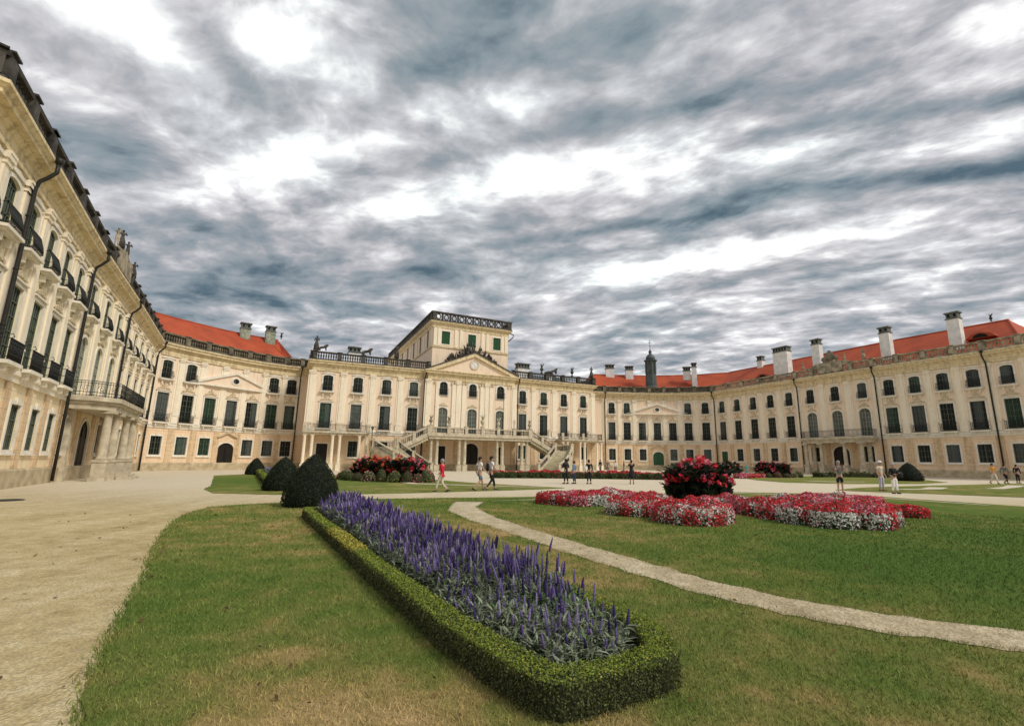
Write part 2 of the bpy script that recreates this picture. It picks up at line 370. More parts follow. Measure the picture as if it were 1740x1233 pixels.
# ================================================================== SETTING
def sheet(name,poly,z,matname,thick=0.,label=None,rag=0.,seg=.6):
    pts=[]
    n=len(poly)
    for i in range(n):
        a=Vector(poly[i]); b=Vector(poly[(i+1)%n]); k=max(1,int((b-a).length/seg)) if rag else 1
        for j in range(k):
            p=a.lerp(b,j/k)
            if rag and j: p+=Vector((rnd.uniform(-rag,rag),rnd.uniform(-rag,rag)))
            pts.append(p)
    mb=MB(); n=len(pts)
    mb.add([(p.x,p.y,z) for p in pts],[tuple(range(n))])
    if thick: mb.add([(p.x,p.y,z) for p in pts]+[(p.x,p.y,z-thick) for p in pts],[(i,(i+1)%n,(i+1)%n+n,i+n) for i in range(n)])
    o=mb.build(name,matname); tag(o,kind='structure'); return o
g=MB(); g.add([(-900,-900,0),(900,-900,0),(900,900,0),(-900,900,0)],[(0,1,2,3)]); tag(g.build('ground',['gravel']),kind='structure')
LAWN_A=[(-1.6,-2),(-2.2,1.8),(-2.7,3.3),(-3.2,3.9),(-4.2,5.4),(-5.1,6.8),(-6.6,8.9),(-8.1,11.2),(-9.2,13.0),(-9.9,14.5),(-10.45,16.2),(-9.8,17.3),(-9.0,17.9),(-6.8,19.9),(-3.5,21.0),(.5,22.3),(4,24.2),(10.4,26.9),(15.2,26.2),(17,24.1),(18.9,19.4),(21,12),(20,2),(14,-2)]
LAWN_C=[(-14.5,22.5),(-16.8,25.3),(-18.6,28.6),(-24,37),(-28.6,44.2),(-28.5,49.3),(-24,50.5),(-17,47.5),(-10.7,43.0),(-4.6,35.2),(1.7,29.6),(.5,28.2),(-1.6,26.7),(-5.9,23.9),(-8.5,22.6),(-11.2,22.0)]
LAWN_D=[(18.2,30.3),(22,33.6),(27.3,36.5),(42.3,43.6),(40,36),(30,28),(24.4,25.0),(21.2,27.4),(18.6,29.2)]
LAWN_E=[(20.4,46),(21.8,52.7),(26.,60),(35,63),(41.4,59.3),(40.5,51.8),(37.1,44.8),(31.4,40.8),(24.7,39.5),(20.6,41.0)]
for k,(nm,pl) in enumerate((('lawn',LAWN_A),('lawn',LAWN_C),('lawn',LAWN_D),('lawn',LAWN_E))): sheet(nm,pl,.025,'turf',.03,rag=.05,seg=.35)
PATH_L=[(-3.05,18.9),(-2.8,15.8),(-1.75,13.3),(-.5,11.0),(.35,9.2),(1.2,7.6),(1.85,6.5),(2.5,5.6),(3.25,4.95),(4.2,4.5),(6,4.0),(9,3.6),(14,3.4),(19.5,3.4)]
PATH_R=[(-1.95,19.0),(-2.0,16.8),(-1.1,14.0),(.1,11.3),(1.0,9.5),(1.85,7.9),(2.4,6.85),(2.95,6.1),(3.7,5.5),(4.7,5.0),(6.2,4.6),(9,4.25),(14,4.1),(19.5,4.1)]
def ribbon(name,L,Rr,z,matname,rag=.03):
    mb=MB(); vs=[];m=0
    for i in range(len(L)-1):
        for j in range(6):
            f=j/6; a=Vector(L[i]).lerp(Vector(L[i+1]),f); b=Vector(Rr[i]).lerp(Vector(Rr[i+1]),f)
            vs+=[(a.x+rnd.uniform(-rag,rag),a.y+rnd.uniform(-rag,rag),z),(b.x+rnd.uniform(-rag,rag),b.y+rnd.uniform(-rag,rag),z)]; m+=1
    mb.add(vs,[(2*i,2*i+1,2*i+3,2*i+2) for i in range(m-1)]); return tag(mb.build(name,matname),kind='structure')
ribbon('garden_path',PATH_L,PATH_R,.031,'path_gravel',.05)
ribbon('garden_path',[(-3.05,18.92),(0,20.2),(5.5,23.6),(10.1,25.9),(16.0,23.2),(18,19)],[(-2.2,19.25),(-.2,20.45),(5.4,23.95),(10.1,26.2),(16.3,23.5),(18.3,19)],.036,'path_gravel')
ribbon('garden_path',[(-13.7,42.),(-10.6,36.5),(-8.3,32.5),(-5,31.2),(-1.8,30.1),(1.0,29.6)],[(-13.0,42.4),(-9.9,37.0),(-7.9,33.1),(-5,31.8),(-1.8,30.6),(1.1,29.8)],.036,'path_gravel')
ribbon('garden_path',[(22.5,31.6),(25,32.4),(28,35.3)],[(23,31.1),(26,31.9),(29,34.9)],.036,'path_gravel')
ribbon('garden_path',[(24.,45),(25,43.),(29,43.)],[(25,45),(26,43.8),(29.6,43.7)],.036,'path_gravel')
ribbon('garden_path',[(30,33.3),(34,36.3),(38,40)],[(31,33),(35,36.),(39,39.6)],.036,'path_gravel')
dc=MB(); dc.lathe((-19.0,18.0,0),[(.50,.0),(.50,.02),(.44,.03),(.1,.03)],16); tag(dc.build('drain_cover','iron'),'round dark iron drain cover lying in the gravel by the left palace wing','drain cover')

# ================================================================== PALACE KIT
def outline(uc,w,z0,z1,rise=0.,n=8):
    h=w/2
    if not rise: return [(uc-h,z0),(uc+h,z0),(uc+h,z1),(uc-h,z1)]
    return [(uc-h,z0),(uc+h,z0)]+[(uc+h*math.cos(math.pi*k/n),z1-rise+rise*math.sin(math.pi*k/n)) for k in range(n+1)]
def grow(o,uc,d,bottom=None):
    z0=min(z for u,z in o); z1=max(z for u,z in o); zc=(z0+z1)/2; hw=max(abs(u-uc) for u,z in o); hz=(z1-z0)/2
    return [(uc+(u-uc)*(hw+d)/hw, (zc+(z-zc)*(hz+d)/hz) if not (bottom is not None and z<=z0+1e-6) else z0-bottom) for u,z in o]
def wallcell(mb,fr,u0,u1,z0,z1,hole=None,mi=0):
    if not hole: mb.add([fr.p(u0,0,z0),fr.p(u1,0,z0),fr.p(u1,0,z1),fr.p(u0,0,z1)],[(0,1,2,3)],mi); return
    uc,w,h0,h1,rise=hole; a,b=uc-w/2,uc+w/2
    for q in ((u0,u1,z0,h0),(u0,u1,h1,z1),(u0,a,h0,h1),(b,u1,h0,h1)):
        if q[1]-q[0]>1e-4 and q[3]-q[2]>1e-4: wallcell(mb,fr,*q,None,mi)
    o=outline(*hole)
    n=len(o); D=.17
    mb.add([fr.p(u,0,z) for u,z in o]+[fr.p(u,-D,z) for u,z in o],[(i,(i+1)%n,(i+1)%n+n,i+n) for i in range(n)],mi)
    if rise:
        arc=o[2:]; m=len(arc)//2
        rgt=arc[:m+1]; lft=arc[m:]
        mb.add([fr.p(b,0,h1)]+[fr.p(u,0,z) for u,z in rgt],[(0,i+1,i+2) for i in range(len(rgt)-1)],mi)
        mb.add([fr.p(a,0,h1)]+[fr.p(u,0,z) for u,z in lft],[(0,i+1,i+2) for i in range(len(lft)-1)],mi)
OPEN=dict(ground=(1.36,1.85,4.0,0.),mid=(1.46,5.78,9.15,0.),upper=(1.26,10.9,13.05,.22),arch=(1.6,5.5,9.4,.62),front_upper=(1.25,11.35,13.35,.5),tower=(1.35,19.6,21.7,0.),door=(1.4,.05,3.6,0.),portal=(2.1,.05,3.5,.8),bigportal=(2.4,.05,4.1,1.0),frontmid=(1.55,5.6,9.4,.55),side=(1.1,19.3,22.2,0.))
def window_parts(kind):
    w,z0,z1,rise=OPEN[kind]; o=outline(0,w,z0,z1,rise); parts=[]
    m=MB(); gr=.17 if kind!='front_upper' else .26
    out_=grow(o,0,gr,bottom=0. if kind in('mid','arch','door','portal','bigportal','frontmid') else gr)
    if rise or kind in('ground','tower','side') : m.ring(I0,o,out_,.002,.07)
    else: m.ring(I0,o,out_,.002,.07)
    if kind=='mid':   # moulded head with shells and garlands
        m.box(I0,-w/2-.25,w/2+.25,.002,.16,z1+.19,z1+.27)
    if kind=='ground': m.box(I0,-.16,.16,.002,.12,z1+.02,z1+.34); m.box(I0,-w/2-.2,w/2+.2,.002,.14,z0-.26,z0-.172)
    surround=m
    f=MB(); t=.07
    f.ring(I0,grow(o,0,-.07,bottom=-.07),grow(o,0,-.002,bottom=-.002),-.13,-.06)
    zt=z1-rise-.02
    if kind in('door','portal','bigportal','tower'):
        f.box(I0,-.04,.04,-.105,-.045,z0+.02,z1-.09)
        for s in(-1,1):
            for k in range(3 if kind!='tower' else 9):
                nn=3 if kind!='tower' else 9
                a=z0+.2+(zt-z0-.35)*k/nn; b=z0+.1+(zt-z0-.35)*(k+1)/nn+.05
                if kind=='tower': b=a+.12
                f.box(I0,*sorted((s*.12,s*(w/2-.14))),-.105,-.06,a,b)
    else:
        f.box(I0,-.035,.035,-.125,-.05,z0+.05,z1-.07)
        n=5 if kind in('mid','arch','frontmid') else 3
        for k in range(1,n+1):
            z=z0+(zt-z0)*k/n - (.0 if k<n else .03)
            f.box(I0,-w/2+.05,w/2-.05,-.12,-.065+(.01 if k==n-1 else 0),z-.022,z+.022)
        for s in(-1,1): f.box(I0,s*w/4-.015,s*w/4+.015,-.118,-.07,z0+.05,zt)
    gl=MB(); gl.prism(I0,grow(o,0,-.004),-.165,-.11)
    parts=[('frame',f),('glazing' if kind not in('door','portal','bigportal','tower') else 'door_leaf' if kind!='tower' else 'shutter',gl)]
    if kind in('upper','front_upper'):
        s=MB(); 
        if kind=='upper':
            s.box(I0,-w/2-.32,w/2+.32,.0725,.46,z0-.27,z0-.14)
            s.box(I0,-w/2-.22,w/2+.22,.0725,.34,z0-.37,z0-.2705)
            for q in(-1,1): s.prism(I0,[(q*.5-.1,z0-.371),(q*.5+.1,z0-.371),(q*.5+.06,z0-.75),(q*.5-.06,z0-.75)],.003,.22)
            parts.append(('sill',s))
        r=MB(); W=w/2+.06
        vb=(.42 if kind=='upper' else .3)
        for k in range(13):
            u=-W+2*W*k/12
            r.tube([(u,-.16,z0-.12),(u,-vb,z0+.08),(u,-vb+.04,z0+.4),(u,-.24,z0+.86)],.022,4)
        for u in(-W,W):
            for q in(.3,.65): r.tube([(u,.02,z0+.86-.0),(u,-.24,z0+.86)],.02,4)
            r.tube([(u,.02,z0+.3),(u,-vb+.06,z0+.3)],.016,4)
        r.box(I0,-W,W,.225,.265,z0+.84,z0+.88); r.box(I0,-W,W,.13,.2,z0-.13,z0-.1); r.box(I0,-W,W,vb-.02,vb+.02,z0+.22,z0+.25)
        parts.append(('railing',r))
    if kind=='mid':
        r=MB(); W=w/2+.10
        r.box(I0,-W-.1,W+.1,.21,.52,z0-.29,z0-.13,1)
        for q in(-1,1): r.prism(I0,[(q*.62-.09,z0-.292),(q*.62+.09,z0-.292),(q*.62+.05,z0-.6),(q*.62-.05,z0-.6)],.203,.4,1)
        for k in range(11):
            u=-W+2*W*k/10
            r.tube([(u,-.44,z0-.13),(u,-.44,z0+.82)],.024,4)
        for z in(z0-.1,z0+.14,z0+.62,z0+.8): r.box(I0,-W,W,.415,.465,z,z+.035)
        for u in(-W,W):
            for z in(z0+.0,z0+.4,z0+.8): r.box(I0,u-.015,u+.015,.02,.44,z,z+.03)
            r.tube([(u*1.02,-.44,z0+.8),(u*1.12,-.56,z0+.86),(u*1.16,-.5,z0+1.0),(u*1.06,-.42,z0+.98)],.02,4)
        for k in range(4):   # scrolls
            c=-W+W/4+W/2*k
            r.tube([(c+.13*math.cos(a)*(1-i/14),-.44,z0+.38+.2*math.sin(a)*(1-i/14)) for i,a in enumerate(np.linspace(0,9,12))],.014,3)
        parts.append(('railing',r))
        orn=MB()
        for (x,zc,a,b_) in ((0,.62,.3,.30),(-.36,.50,.2,.15),(.36,.50,.2,.15),(-.66,.42,.16,.11),(.66,.42,.16,.11),(0,1.0,.12,.18),(-.25,.80,.1,.1),(.25,.80,.1,.1)):
            orn.prism(I0,[(x+a*math.cos(q),z1+zc+b_*math.sin(q)*(1 if math.sin(q)>0 else .6)) for q in np.linspace(0,2*math.pi,9)[:-1]],.003,.10+.03*rnd.random())
        parts.append(('ornament',orn))
    if kind in('arch','frontmid'):
        orn=MB()
        for (x,zc,a,b_) in ((0,.5,.26,.24),(-.34,.38,.2,.12),(.34,.38,.2,.12),(-.62,.26,.16,.09),(.62,.26,.16,.09)):
            orn.prism(I0,[(x+a*math.cos(q),z1+zc+b_*math.sin(q)) for q in np.linspace(0,2*math.pi,9)[:-1]],.003,.11+.02*rnd.random())
        parts.append(('ornament',orn))
    if kind=='upper' or kind=='front_upper':
        orn=MB()
        orn.prism(I0,[(-w/2-.3,z1+.2),(w/2+.3,z1+.2),(w/2+.1,z1+.34),(0,z1+.44),(-w/2-.1,z1+.34)],.003,.13)
        parts.append(('hood',orn))
    mats={'frame':['window_wood'],'glazing':['glass_dark'],'door_leaf':['dark_door'],'shutter':['green_shutter'],'sill':['white_trim'],'railing':['iron','white_trim'],'ornament':['ornament'],'hood':['white_trim']}
    if kind in('door','portal','bigportal'): mats['frame']=['dark_door']
    if kind=='tower': mats['frame']=['green_shutter']
    if kind in('arch','frontmid'): mats['frame']=['pale_wood']
    return surround.mesh(kind+'_surround',['white_trim']),[(n,b.mesh(kind+'_'+n,mats[n])) for n,b in parts]
WP={}
def put_opening(kind,parent,fr,u,glass=None,dz=0,name=None):
    if kind not in WP: WP[kind]=window_parts(kind)
    sur,parts=WP[kind]; L=Vector(fr.p(u,0,dz))-rootloc(parent)
    nm = name or ('door' if kind in('door','portal','bigportal') else 'window')
    o=add(nm,sur,parent,L,fr.rz)
    for n,me in parts:
        c=add(n,me,o)
        if n in('glazing','door_leaf') and glass:
            c.material_slots[0].link='OBJECT'; c.material_slots[0].material=M[glass]
        if n=='frame' and glass=='green_door': c.material_slots[0].link='OBJECT'; c.material_slots[0].material=M['green_door']
    return o
def glassy(floor):
    r=rnd.random()
    if floor=='arch': return 'glass_grey'
    if floor=='upper': return 'glass_dark' if r<.8 else 'glass_green'
    return 'glass_dark' if r<.80 else ('glass_green' if r<.93 else 'glass_grey')
Z1,Z2,ZC=5.3,10.0,13.6
BAL=[(.055,0),(.075,.05),(.04,.12),(.09,.34),(.095,.42),(.04,.62),(.07,.70)]
def balusters(mb,A,B,z,step=.29,mi=0,h=.72):
    A=Vector(A);B=Vector(B);d=(B-A).length;n=max(1,int(d/step))
    for k in range(n):
        p=A.lerp(B,(k+.5)/n); mb.lathe((p.x,p.y,z),[(r*1.3,q*h/.7) for r,q in BAL],5,mi,False)
def sections_wall(root,poly,bays,yellow=False):
    """poly wall line; bays: list of lists of (floor->kind) per segment"""
    gm,um=('stucco_ground_yellow','stucco_yellow') if yellow else ('stucco_ground','stucco_peach')
    wall=MB(); pils=[]; less=[]
    for i,bl in enumerate(bays):
        A,B=Vector(poly[i]),Vector(poly[i+1]); fr=Fr(poly[i],tuple(B-A)); Lg=(B-A).length
        if not bl: 
            wallcell(wall,fr,0,Lg,0,Z1,None,0); wallcell(wall,fr,0,Lg,Z1,ZC+.2,None,1); continue
        margin=bl[0] if not isinstance(bl[0],dict) else 0
        items=[q for q in bl if isinstance(q,dict)]; n=len(items); bw=(Lg-2*margin)/n
        if margin:
            for a,b in((0,margin),(Lg-margin,Lg)): wallcell(wall,fr,a,b,0,Z1,None,0); wallcell(wall,fr,a,b,Z1,ZC+.2,None,1)
        for k,it in enumerate(items):
            u0=margin+k*bw; u1=u0+bw; uc=(u0+u1)/2
            for fl,za,zb,mi in(('g',0,Z1,0),('m',Z1,Z2,1),('u',Z2,ZC+.2,1)):
                kd=it.get(fl)
                if kd:
                    wallcell(wall,fr,u0,u1,za,zb,(uc,)+OPEN[kd],mi)
                    gl=it.get(fl+'glass') or (glassy('arch' if kd in('arch','frontmid') else 'upper' if fl=='u' else fl) if kd not in('door','portal','bigportal') else 'dark_door')
                    put_opening(kd,root,fr,uc,gl)
                else: wallcell(wall,fr,u0,u1,za,zb,None,mi)
            for j in ([0,1] if k==n-1 else [0]):
                u=u0+j*bw
                wp=min(.62,bw*.2)
                pil=MB(); les=MB(); pils.append(pil); less.append(les)
                pil.box(fr,u-wp*.85,u+wp*.85,.003,.06,Z1+.25,ZC-.02); pil.box(fr,u-wp/2,u+wp/2,.063,.15,Z1+1.2,ZC-.55)
                pil.box(fr,u-wp*.68,u+wp*.68,.063,.20,Z1+.25,Z1+1.15); pil.box(fr,u-wp*.62,u+wp*.62,.063,.24,Z1+1.153,Z1+1.25)
                pil.box(fr,u-wp*.60,u+wp*.60,.063,.21,ZC-.55,ZC-.35); pil.box(fr,u-wp*.75,u+wp*.75,.063,.27,ZC-.35,ZC-.15); pil.box(fr,u-wp*.66,u+wp*.66,.063,.30,ZC-.15,ZC-.03)
                les.box(fr,u-wp*.62,u+wp*.62,.003,.075,.95,Z1-.35)
    wall.build('wall',[gm,um],root)
    for q in pils: q.build('pilaster','stucco_trim',root)
    for q in less: q.build('wall_strip','strip_stucco',root)
def trims(root,poly,yellow=False,roofstone='weathered_stone'):
    m=MB(); m.sweep(poly,[(.002,0),(.12,0),(.12,.85),(.06,.94),(.002,.94)]); m.build('plinth','plinth_stone',root)
    m=MB(); m.sweep(poly,[(.002,Z1-.34),(.10,Z1-.34),(.12,Z1-.1),(.2,Z1-.02),(.2,Z1+.16),(.10,Z1+.24),(.002,Z1+.24)]); m.build('string_course','white_trim' if not yellow else 'stucco_trim',root)
    m=MB(); m.sweep(poly,[(.002,ZC),(.16,ZC),(.16,ZC+.2),(.2,ZC+.24),(.12,ZC+.26),(.12,ZC+.6),(.22,ZC+.66),(.22,ZC+.74),(.30,ZC+.80),(.30,ZC+.90),(.56,ZC+.93),(.56,ZC+1.1),(.62,ZC+1.13),(.70,ZC+1.24),(.75,ZC+1.26),(.75,ZC+1.4),(-.6,ZC+1.4),(-.6,ZC)]); m.build('cornice','stucco_cornice',root)
def parapet(root,poly,fine_poly=None,h=1.25,stone='weathered_stone',solid=False):
    m=MB(); z=15.0
    m.sweep(poly,[(.0,z+.002),(.62,z+.002),(.62,z+.1),(.5,z+.22),(.08,z+.22)]); m.sweep(poly,[(.08,z+h-.199),(.52,z+h-.2),(.56,z+h-.06),(.5,z+h),(.1,z+h),(.04,z+h-.06)])
    if solid: m.sweep(poly,[(.09,z+.22),(.16,z+.22),(.16,z+h-.2),(.09,z+h-.2)])
    for i in range(len(poly)-1):
        A,B=Vector(poly[i]),Vector(poly[i+1]); fr=Fr(poly[i],tuple(B-A)); L=(B-A).length; n=max(1,round(L/3.2))
        for k in range(n+1):
            u=L*k/n; m.box(fr,u-.28,u+.28,.03,.6,z+.222,z+h-.2)
            m.box(fr,u-.33,u+.33,.0,.64,z+h+.002,z+h+.08)
            if k<n: balusters(m,fr.p(u+.3,.3,0)[:2],fr.p(u+L/n-.3,.3,0)[:2],z+.222,h=h-.44)
    return m.build('balustrade',stone,root)
def roofing(root,poly,depth=7.2,zr=19.95,hipA=0.,hipB=0.,back=14.4):
    m=MB(); n=len(poly)
    d=offset_line(poly,-.45); r=offset_line(poly,-depth); b=offset_line(poly,-back)
    r=[Vector(q) for q in r]
    if hipA: r[0]=r[0]+(r[1]-r[0]).normalized()*hipA
    if hipB: r[-1]=r[-1]+(r[-2]-r[-1]).normalized()*hipB
    z0=15.05
    vs=[(p[0],p[1],z0) for p in d]+[(p[0],p[1],zr) for p in r]+[(p[0],p[1],z0) for p in b]
    fs=[(i,i+1,n+i+1,n+i) for i in range(n-1)]+[(n+i,n+i+1,2*n+i+1,2*n+i) for i in range(n-1)]+[(0,n,2*n),(n-1,3*n-1,2*n-1)]
    m.add(vs,fs)
    for i in range(n-1): m.tube([(*r[i],zr),(*r[i+1],zr)],.13,6)
    m.tube([(*d[0],z0),(*r[0],zr)],.13,6); m.tube([(*d[-1],z0),(*r[-1],zr)],.13,6)
    o=m.build('roof','roof_tile',root)
    c=MB(); c.sweep(poly,[(-.4,0),(-.4,15.0),(-back,15.0),(-back,0)]); c.build('rear_walls','stucco_peach',root)
    return o
def chimney(roof,x,y,z0,z1,w,d,ang=0.,dark=.3):
    fr=Fr((x,y),(math.cos(ang),math.sin(ang))); m=MB(); h=z1-z0+1.2
    zb=z1-.95
    m.box(fr,-w/2,w/2,-d/2,d/2,z0-1.2,zb,0)
    m.box(fr,-w/2-.07,w/2+.07,-d/2-.07,d/2+.07,zb+.002,zb+.14,1)
    m.box(fr,-w/2+.05,w/2-.05,-d/2+.05,d/2-.05,zb+.142,z1-.18,1)
    n=max(2,int(w/.5))
    for k in range(n):
        u=-w/2+w*(k+.5)/n; m.box(fr,u-.13,u+.13,d/2-.045,d/2-.03,zb+.28,z1-.26,2)
    m.box(fr,-w/2-.1,w/2+.1,-d/2-.1,d/2+.1,z1-.178,z1,1)
    return m.build('chimney',['render_white' if dark is not True else 'chimney_moss','chimney_cap','dark_opening'],roof)
def pipe(root,fr,u,off=.16):
    m=MB(); r=.085
    m.lathe((*fr.p(u,.86,0)[:2],14.75),[(.1,0),(.17,.12),(.19,.3)],8)
    m.tube([fr.p(u,.86,14.8),fr.p(u,.86,14.35),fr.p(u,.62,14.0),fr.p(u,off+.22,13.75),fr.p(u,off+.14,13.4),fr.p(u,off+.12,6),fr.p(u,off+.12,.1)],r,8)
    for z in(12,9.5,7,4,1.6): m.lathe((*fr.p(u,off+.12,0)[:2],z),[(r+.02,0),(r+.02,.07)],8)
    return m.build('drainpipe','pipe_metal',root)

# plan lines (cornice edge), wall 0.75 m behind
T0=(.88975,.45644); MC=(-10.15,75.85)
def cp(u,v): return (MC[0]+T0[0]*u+T0[1]*v, MC[1]+T0[1]*u-T0[0]*v)
LW_C=[(-23.2,10.6),(-19.3,15.3),(-22.3,20.1),(-28.7,30.2),(-34.8,40.5),(-43.7,55.2)]
LC_C=[(-44.4,56.2),(-43.35,58.7),(-42.45,61.2),(-41.3,63.9),(-40.1,66.3),(-38.65,68.4),(-36.9,70.2),(-35.2,71.4),(-33.9,72.3)]
RC_C=[(10.6,94.3),(13.4,94.9),(16.5,95.4),(19.5,95.75),(22.5,95.95),(25.4,95.85),(28.3,95.4),(31.1,94.7),(33.9,93.6)]
RW_C=[(34.2,92.9),(41.9,77.8),(47.2,67.1),(53.4,56.6),(57.2,47.2)]
def _walls(A,B_):
    full_=A[:-1]+[((A[-1][0]+B_[0][0])/2,(A[-1][1]+B_[0][1])/2)]+B_[1:]; w_=offset_line(full_,-.75); k=len(A)
    JOIN[(round(w_[k-1][0],3),round(w_[k-1][1],3))]=(w_[k-2],w_[k]); return w_[:k],w_[k-1:]
LW_W,LC_W=_walls(LW_C,LC_C); RC_W,RW_W=_walls(RC_C,RW_C)
_WL={id(LW_C):LW_W,id(LC_C):LC_W,id(RC_C):RC_W,id(RW_C):RW_W}
def W(p): return list(_WL[id(p)])
full=dict(g='ground',m='mid',u='upper')
def B(n,**k):
    return [dict(full,**k) for _ in range(n)]
port_bay=[dict(g='ground',m='arch',u='upper'),dict(g='bigportal',m='arch',u='upper'),dict(g='ground',m='arch',u='upper')]

def wing_portico(root,fr,half):
    """balcony on four columns before the three middle bays"""
    m=MB(); o=5.2
    out=[(-half,0),(half,0),(half,1.3),(half-1.0,2.45),(-half+1.0,2.45),(-half,1.3)]
    def slab(e,za,zb,mi=0):
        q=[(u*(1+e/half),v+(e if v>0 else .21)) for u,v in out]; n=len(q)
        m.add([fr.p(u,v,za) for u,v in q]+[fr.p(u,v,zb) for u,v in q],[tuple(range(n-1,-1,-1)),tuple(range(n,2*n))]+[(i,(i+1)%n,(i+1)%n+n,i+n) for i in range(n)],mi)
    slab(-.12,4.55,4.9); slab(0,4.902,5.08); slab(.15,5.082,5.36)
    b=m.build('balcony','pale_stone',root)
    r=MB(); q=[(u,v) for u,v in out]; q=q[1:]+q[:1]
    for i in range(5):
        A,Bq=q[i],q[i+1]
        pa,pb=Vector(fr.p(A[0],max(A[1],.25),0)),Vector(fr.p(Bq[0],max(Bq[1],.25),0)); L=(pb-pa).length; n=max(2,int(L/.16))
        for zz_ in(5.42,5.62,6.2,6.34): r.beam(pa+Vector((0,0,zz_)),pb+Vector((0,0,zz_)),.05,.035)
        for k in range(n+1): p=pa.lerp(pb,k/n); r.tube([(p.x,p.y,5.36),(p.x,p.y,6.36)],.016,4)
        for k in range(max(1,int(L/.6))):
            c=pa.lerp(pb,(k+.5)/max(1,int(L/.6))); d=(pb-pa).normalized()
            r.tube([(c.x+d.x*.2*math.cos(a)*(1-i_/13),c.y+d.y*.2*math.cos(a)*(1-i_/13),5.9+.24*math.sin(a)*(1-i_/13)) for i_,a in enumerate(np.linspace(0,9,12))],.014,3)
    r.build('railing','iron',b)
    for u in(-half+1.25,-1.75,1.75,half-1.25):
        for dv in (2.0,):
            c=MB(); x,y,_=fr.p(u,dv,0)
            c.box(fr,u-.42,u+.42,dv-.42,dv+.42,0,.25); c.box(fr,u-.35,u+.35,dv-.35,dv+.35,.252,1.2); c.box(fr,u-.40,u+.40,dv-.40,dv+.40,1.202,1.36)
            c.lathe((x,y,1.362),[(.31,0),(.33,.08),(.265,.16),(.265,.3),(.255,1.4),(.22,2.75),(.23,2.8),(.26,2.84),(.23,2.9),(.32,3.0)],14)
            c.box(fr,u-.40,u+.40,dv-.40,dv+.40,4.362,4.548)
            c.build('column','pale_stone',root)
    for u in(-half+1.25,half-1.25):
        c=MB(); c.box(fr,u-.3,u+.3,.002,.35,0,1.3); c.box(fr,u-.24,u+.24,.002,.28,1.302,4.54); c.build('column','pale_stone',root)
    s=MB()
    for k in range(3): s.box(fr,-1.6,1.6,2.5,2.75+.3*(2-k),.16*k+.001,.16*(k+1)-.002)
    s.build('steps','pale_stone',root)

def attic(root,fr,half):
    """solid raised parapet with trophies over the middle bays"""
    m=MB(); z=16.25
    m.prism(fr,[(-half+1.5,z),(half-1.5,z),(half-1.9,z+.12),(half-2.6,z+.2),(half-3.2,z+.5),(1.3,z+.58),(.8,z+.85),(-.8,z+.85),(-1.3,z+.58),(-half+3.2,z+.5),(-half+2.6,z+.2),(-half+1.9,z+.12)],.12,.5)
    m.box(fr,-1.9,1.9,.02,.66,15.225,16.65)
    m.build('attic_panel','weathered_stone',root)

def left_right(side):
    if side=='left':
        wall=W(LW_C); root=thing('palace_wing',(*wall[3],0),'yellow palace wing nearest on the left, with a columned balcony portico and dark drainpipes','building')
        bays=[[],B(2),B(4),port_bay,B(5)]; yellow=True
    else:
        wall=W(RW_C); root=thing('palace_wing',(*wall[2],0),'right palace wing with tall white chimneys on its red roof and a balcony','building')
        bays=[[.0]+B(5),port_bay,B(4),B(3)]; bays[0]=B(5,); bays[0][0]['g']='door'; bays[0][0]['gglass']='green_door'; yellow=False
    sections_wall(root,wall,bays,yellow); trims(root,wall,yellow)
    i=3 if side=='left' else 1
    A,Bp=Vector(wall[i]),Vector(wall[i+1]); fr=Fr(tuple((A+Bp)/2),tuple(Bp-A)); half=(Bp-A).length/2
    wing_portico(root,fr,half-.6)
    parapet(root,wall,stone='dark_stone' if side=='left' else 'weathered_stone')
    attic(root,fr,half-.4)
    for k in range(2 if side=='left' else 0,5 if side=='left' else 4):
        A,Bp=Vector(wall[k]),Vector(wall[k+1]); f2=Fr(wall[k],tuple(Bp-A))
        if side=='right' and k==0: pipe(root,f2,.12)
        elif k>0: pipe(root,f2,.0)
    if side=='left':
        A,Bp=Vector(wall[4]),Vector(wall[5]); f2=Fr(wall[4],tuple(Bp-A)); pipe(root,f2,(Bp-A).length-.1)
        c=MB(); c.sweep(wall[1:],[(-.4,0),(-.4,15.0),(-13.,15.0),(-13.,0)]); c.build('rear_walls','stucco_yellow',root)
        s=MB(); s.sweep(wall[1:],[(-1.5,15.002),(-6.5,16.6),(-12.5,15.002)]); s.build('roof','roof_tile',root)
        # ground-floor relief and niche beside the portico
    else:
        e_=Vector(wall[3])+(Vector(wall[4])-Vector(wall[3])).normalized()*3.6; rf=roofing(root,wall[:4]+[tuple(e_)],hipB=3.9)
        a=math.atan2(-.88,.47)
        chimney(rf,43.5,92.1,20.0,21.9,1.1,1.,a); chimney(rf,42.9,82.8,17.4,21.5,2.7,1.3,a); chimney(rf,45.7,77.0,17.9,21.5,1.3,1.0,a)
        chimney(rf,50.3,67.7,17.4,21.0,1.3,1.0,a); chimney(rf,54.4,60.8,17.2,21.1,1.35,1.05,a)
        for (x,y,z) in ((56.0,59.2,17.3),(40.2,85.0,16.4)):
            dm=MB(); f3=Fr((x,y),(.47,-.88)); pts=[(1.5*math.cos(q),.75*math.sin(q)**1.5) for q in np.linspace(0,math.pi,11)]
            dm.prism(f3,[(u,z+h) for u,h in pts],-2.6,.1,0); dm.prism(f3,[(u*.55,z+.06+h*.7) for u,h in pts],.1,.13,1)
            dm.build('dormer',['roof_tile','dark_opening'],rf)
    return root
LWr=left_right('left'); RWr=left_right('right')

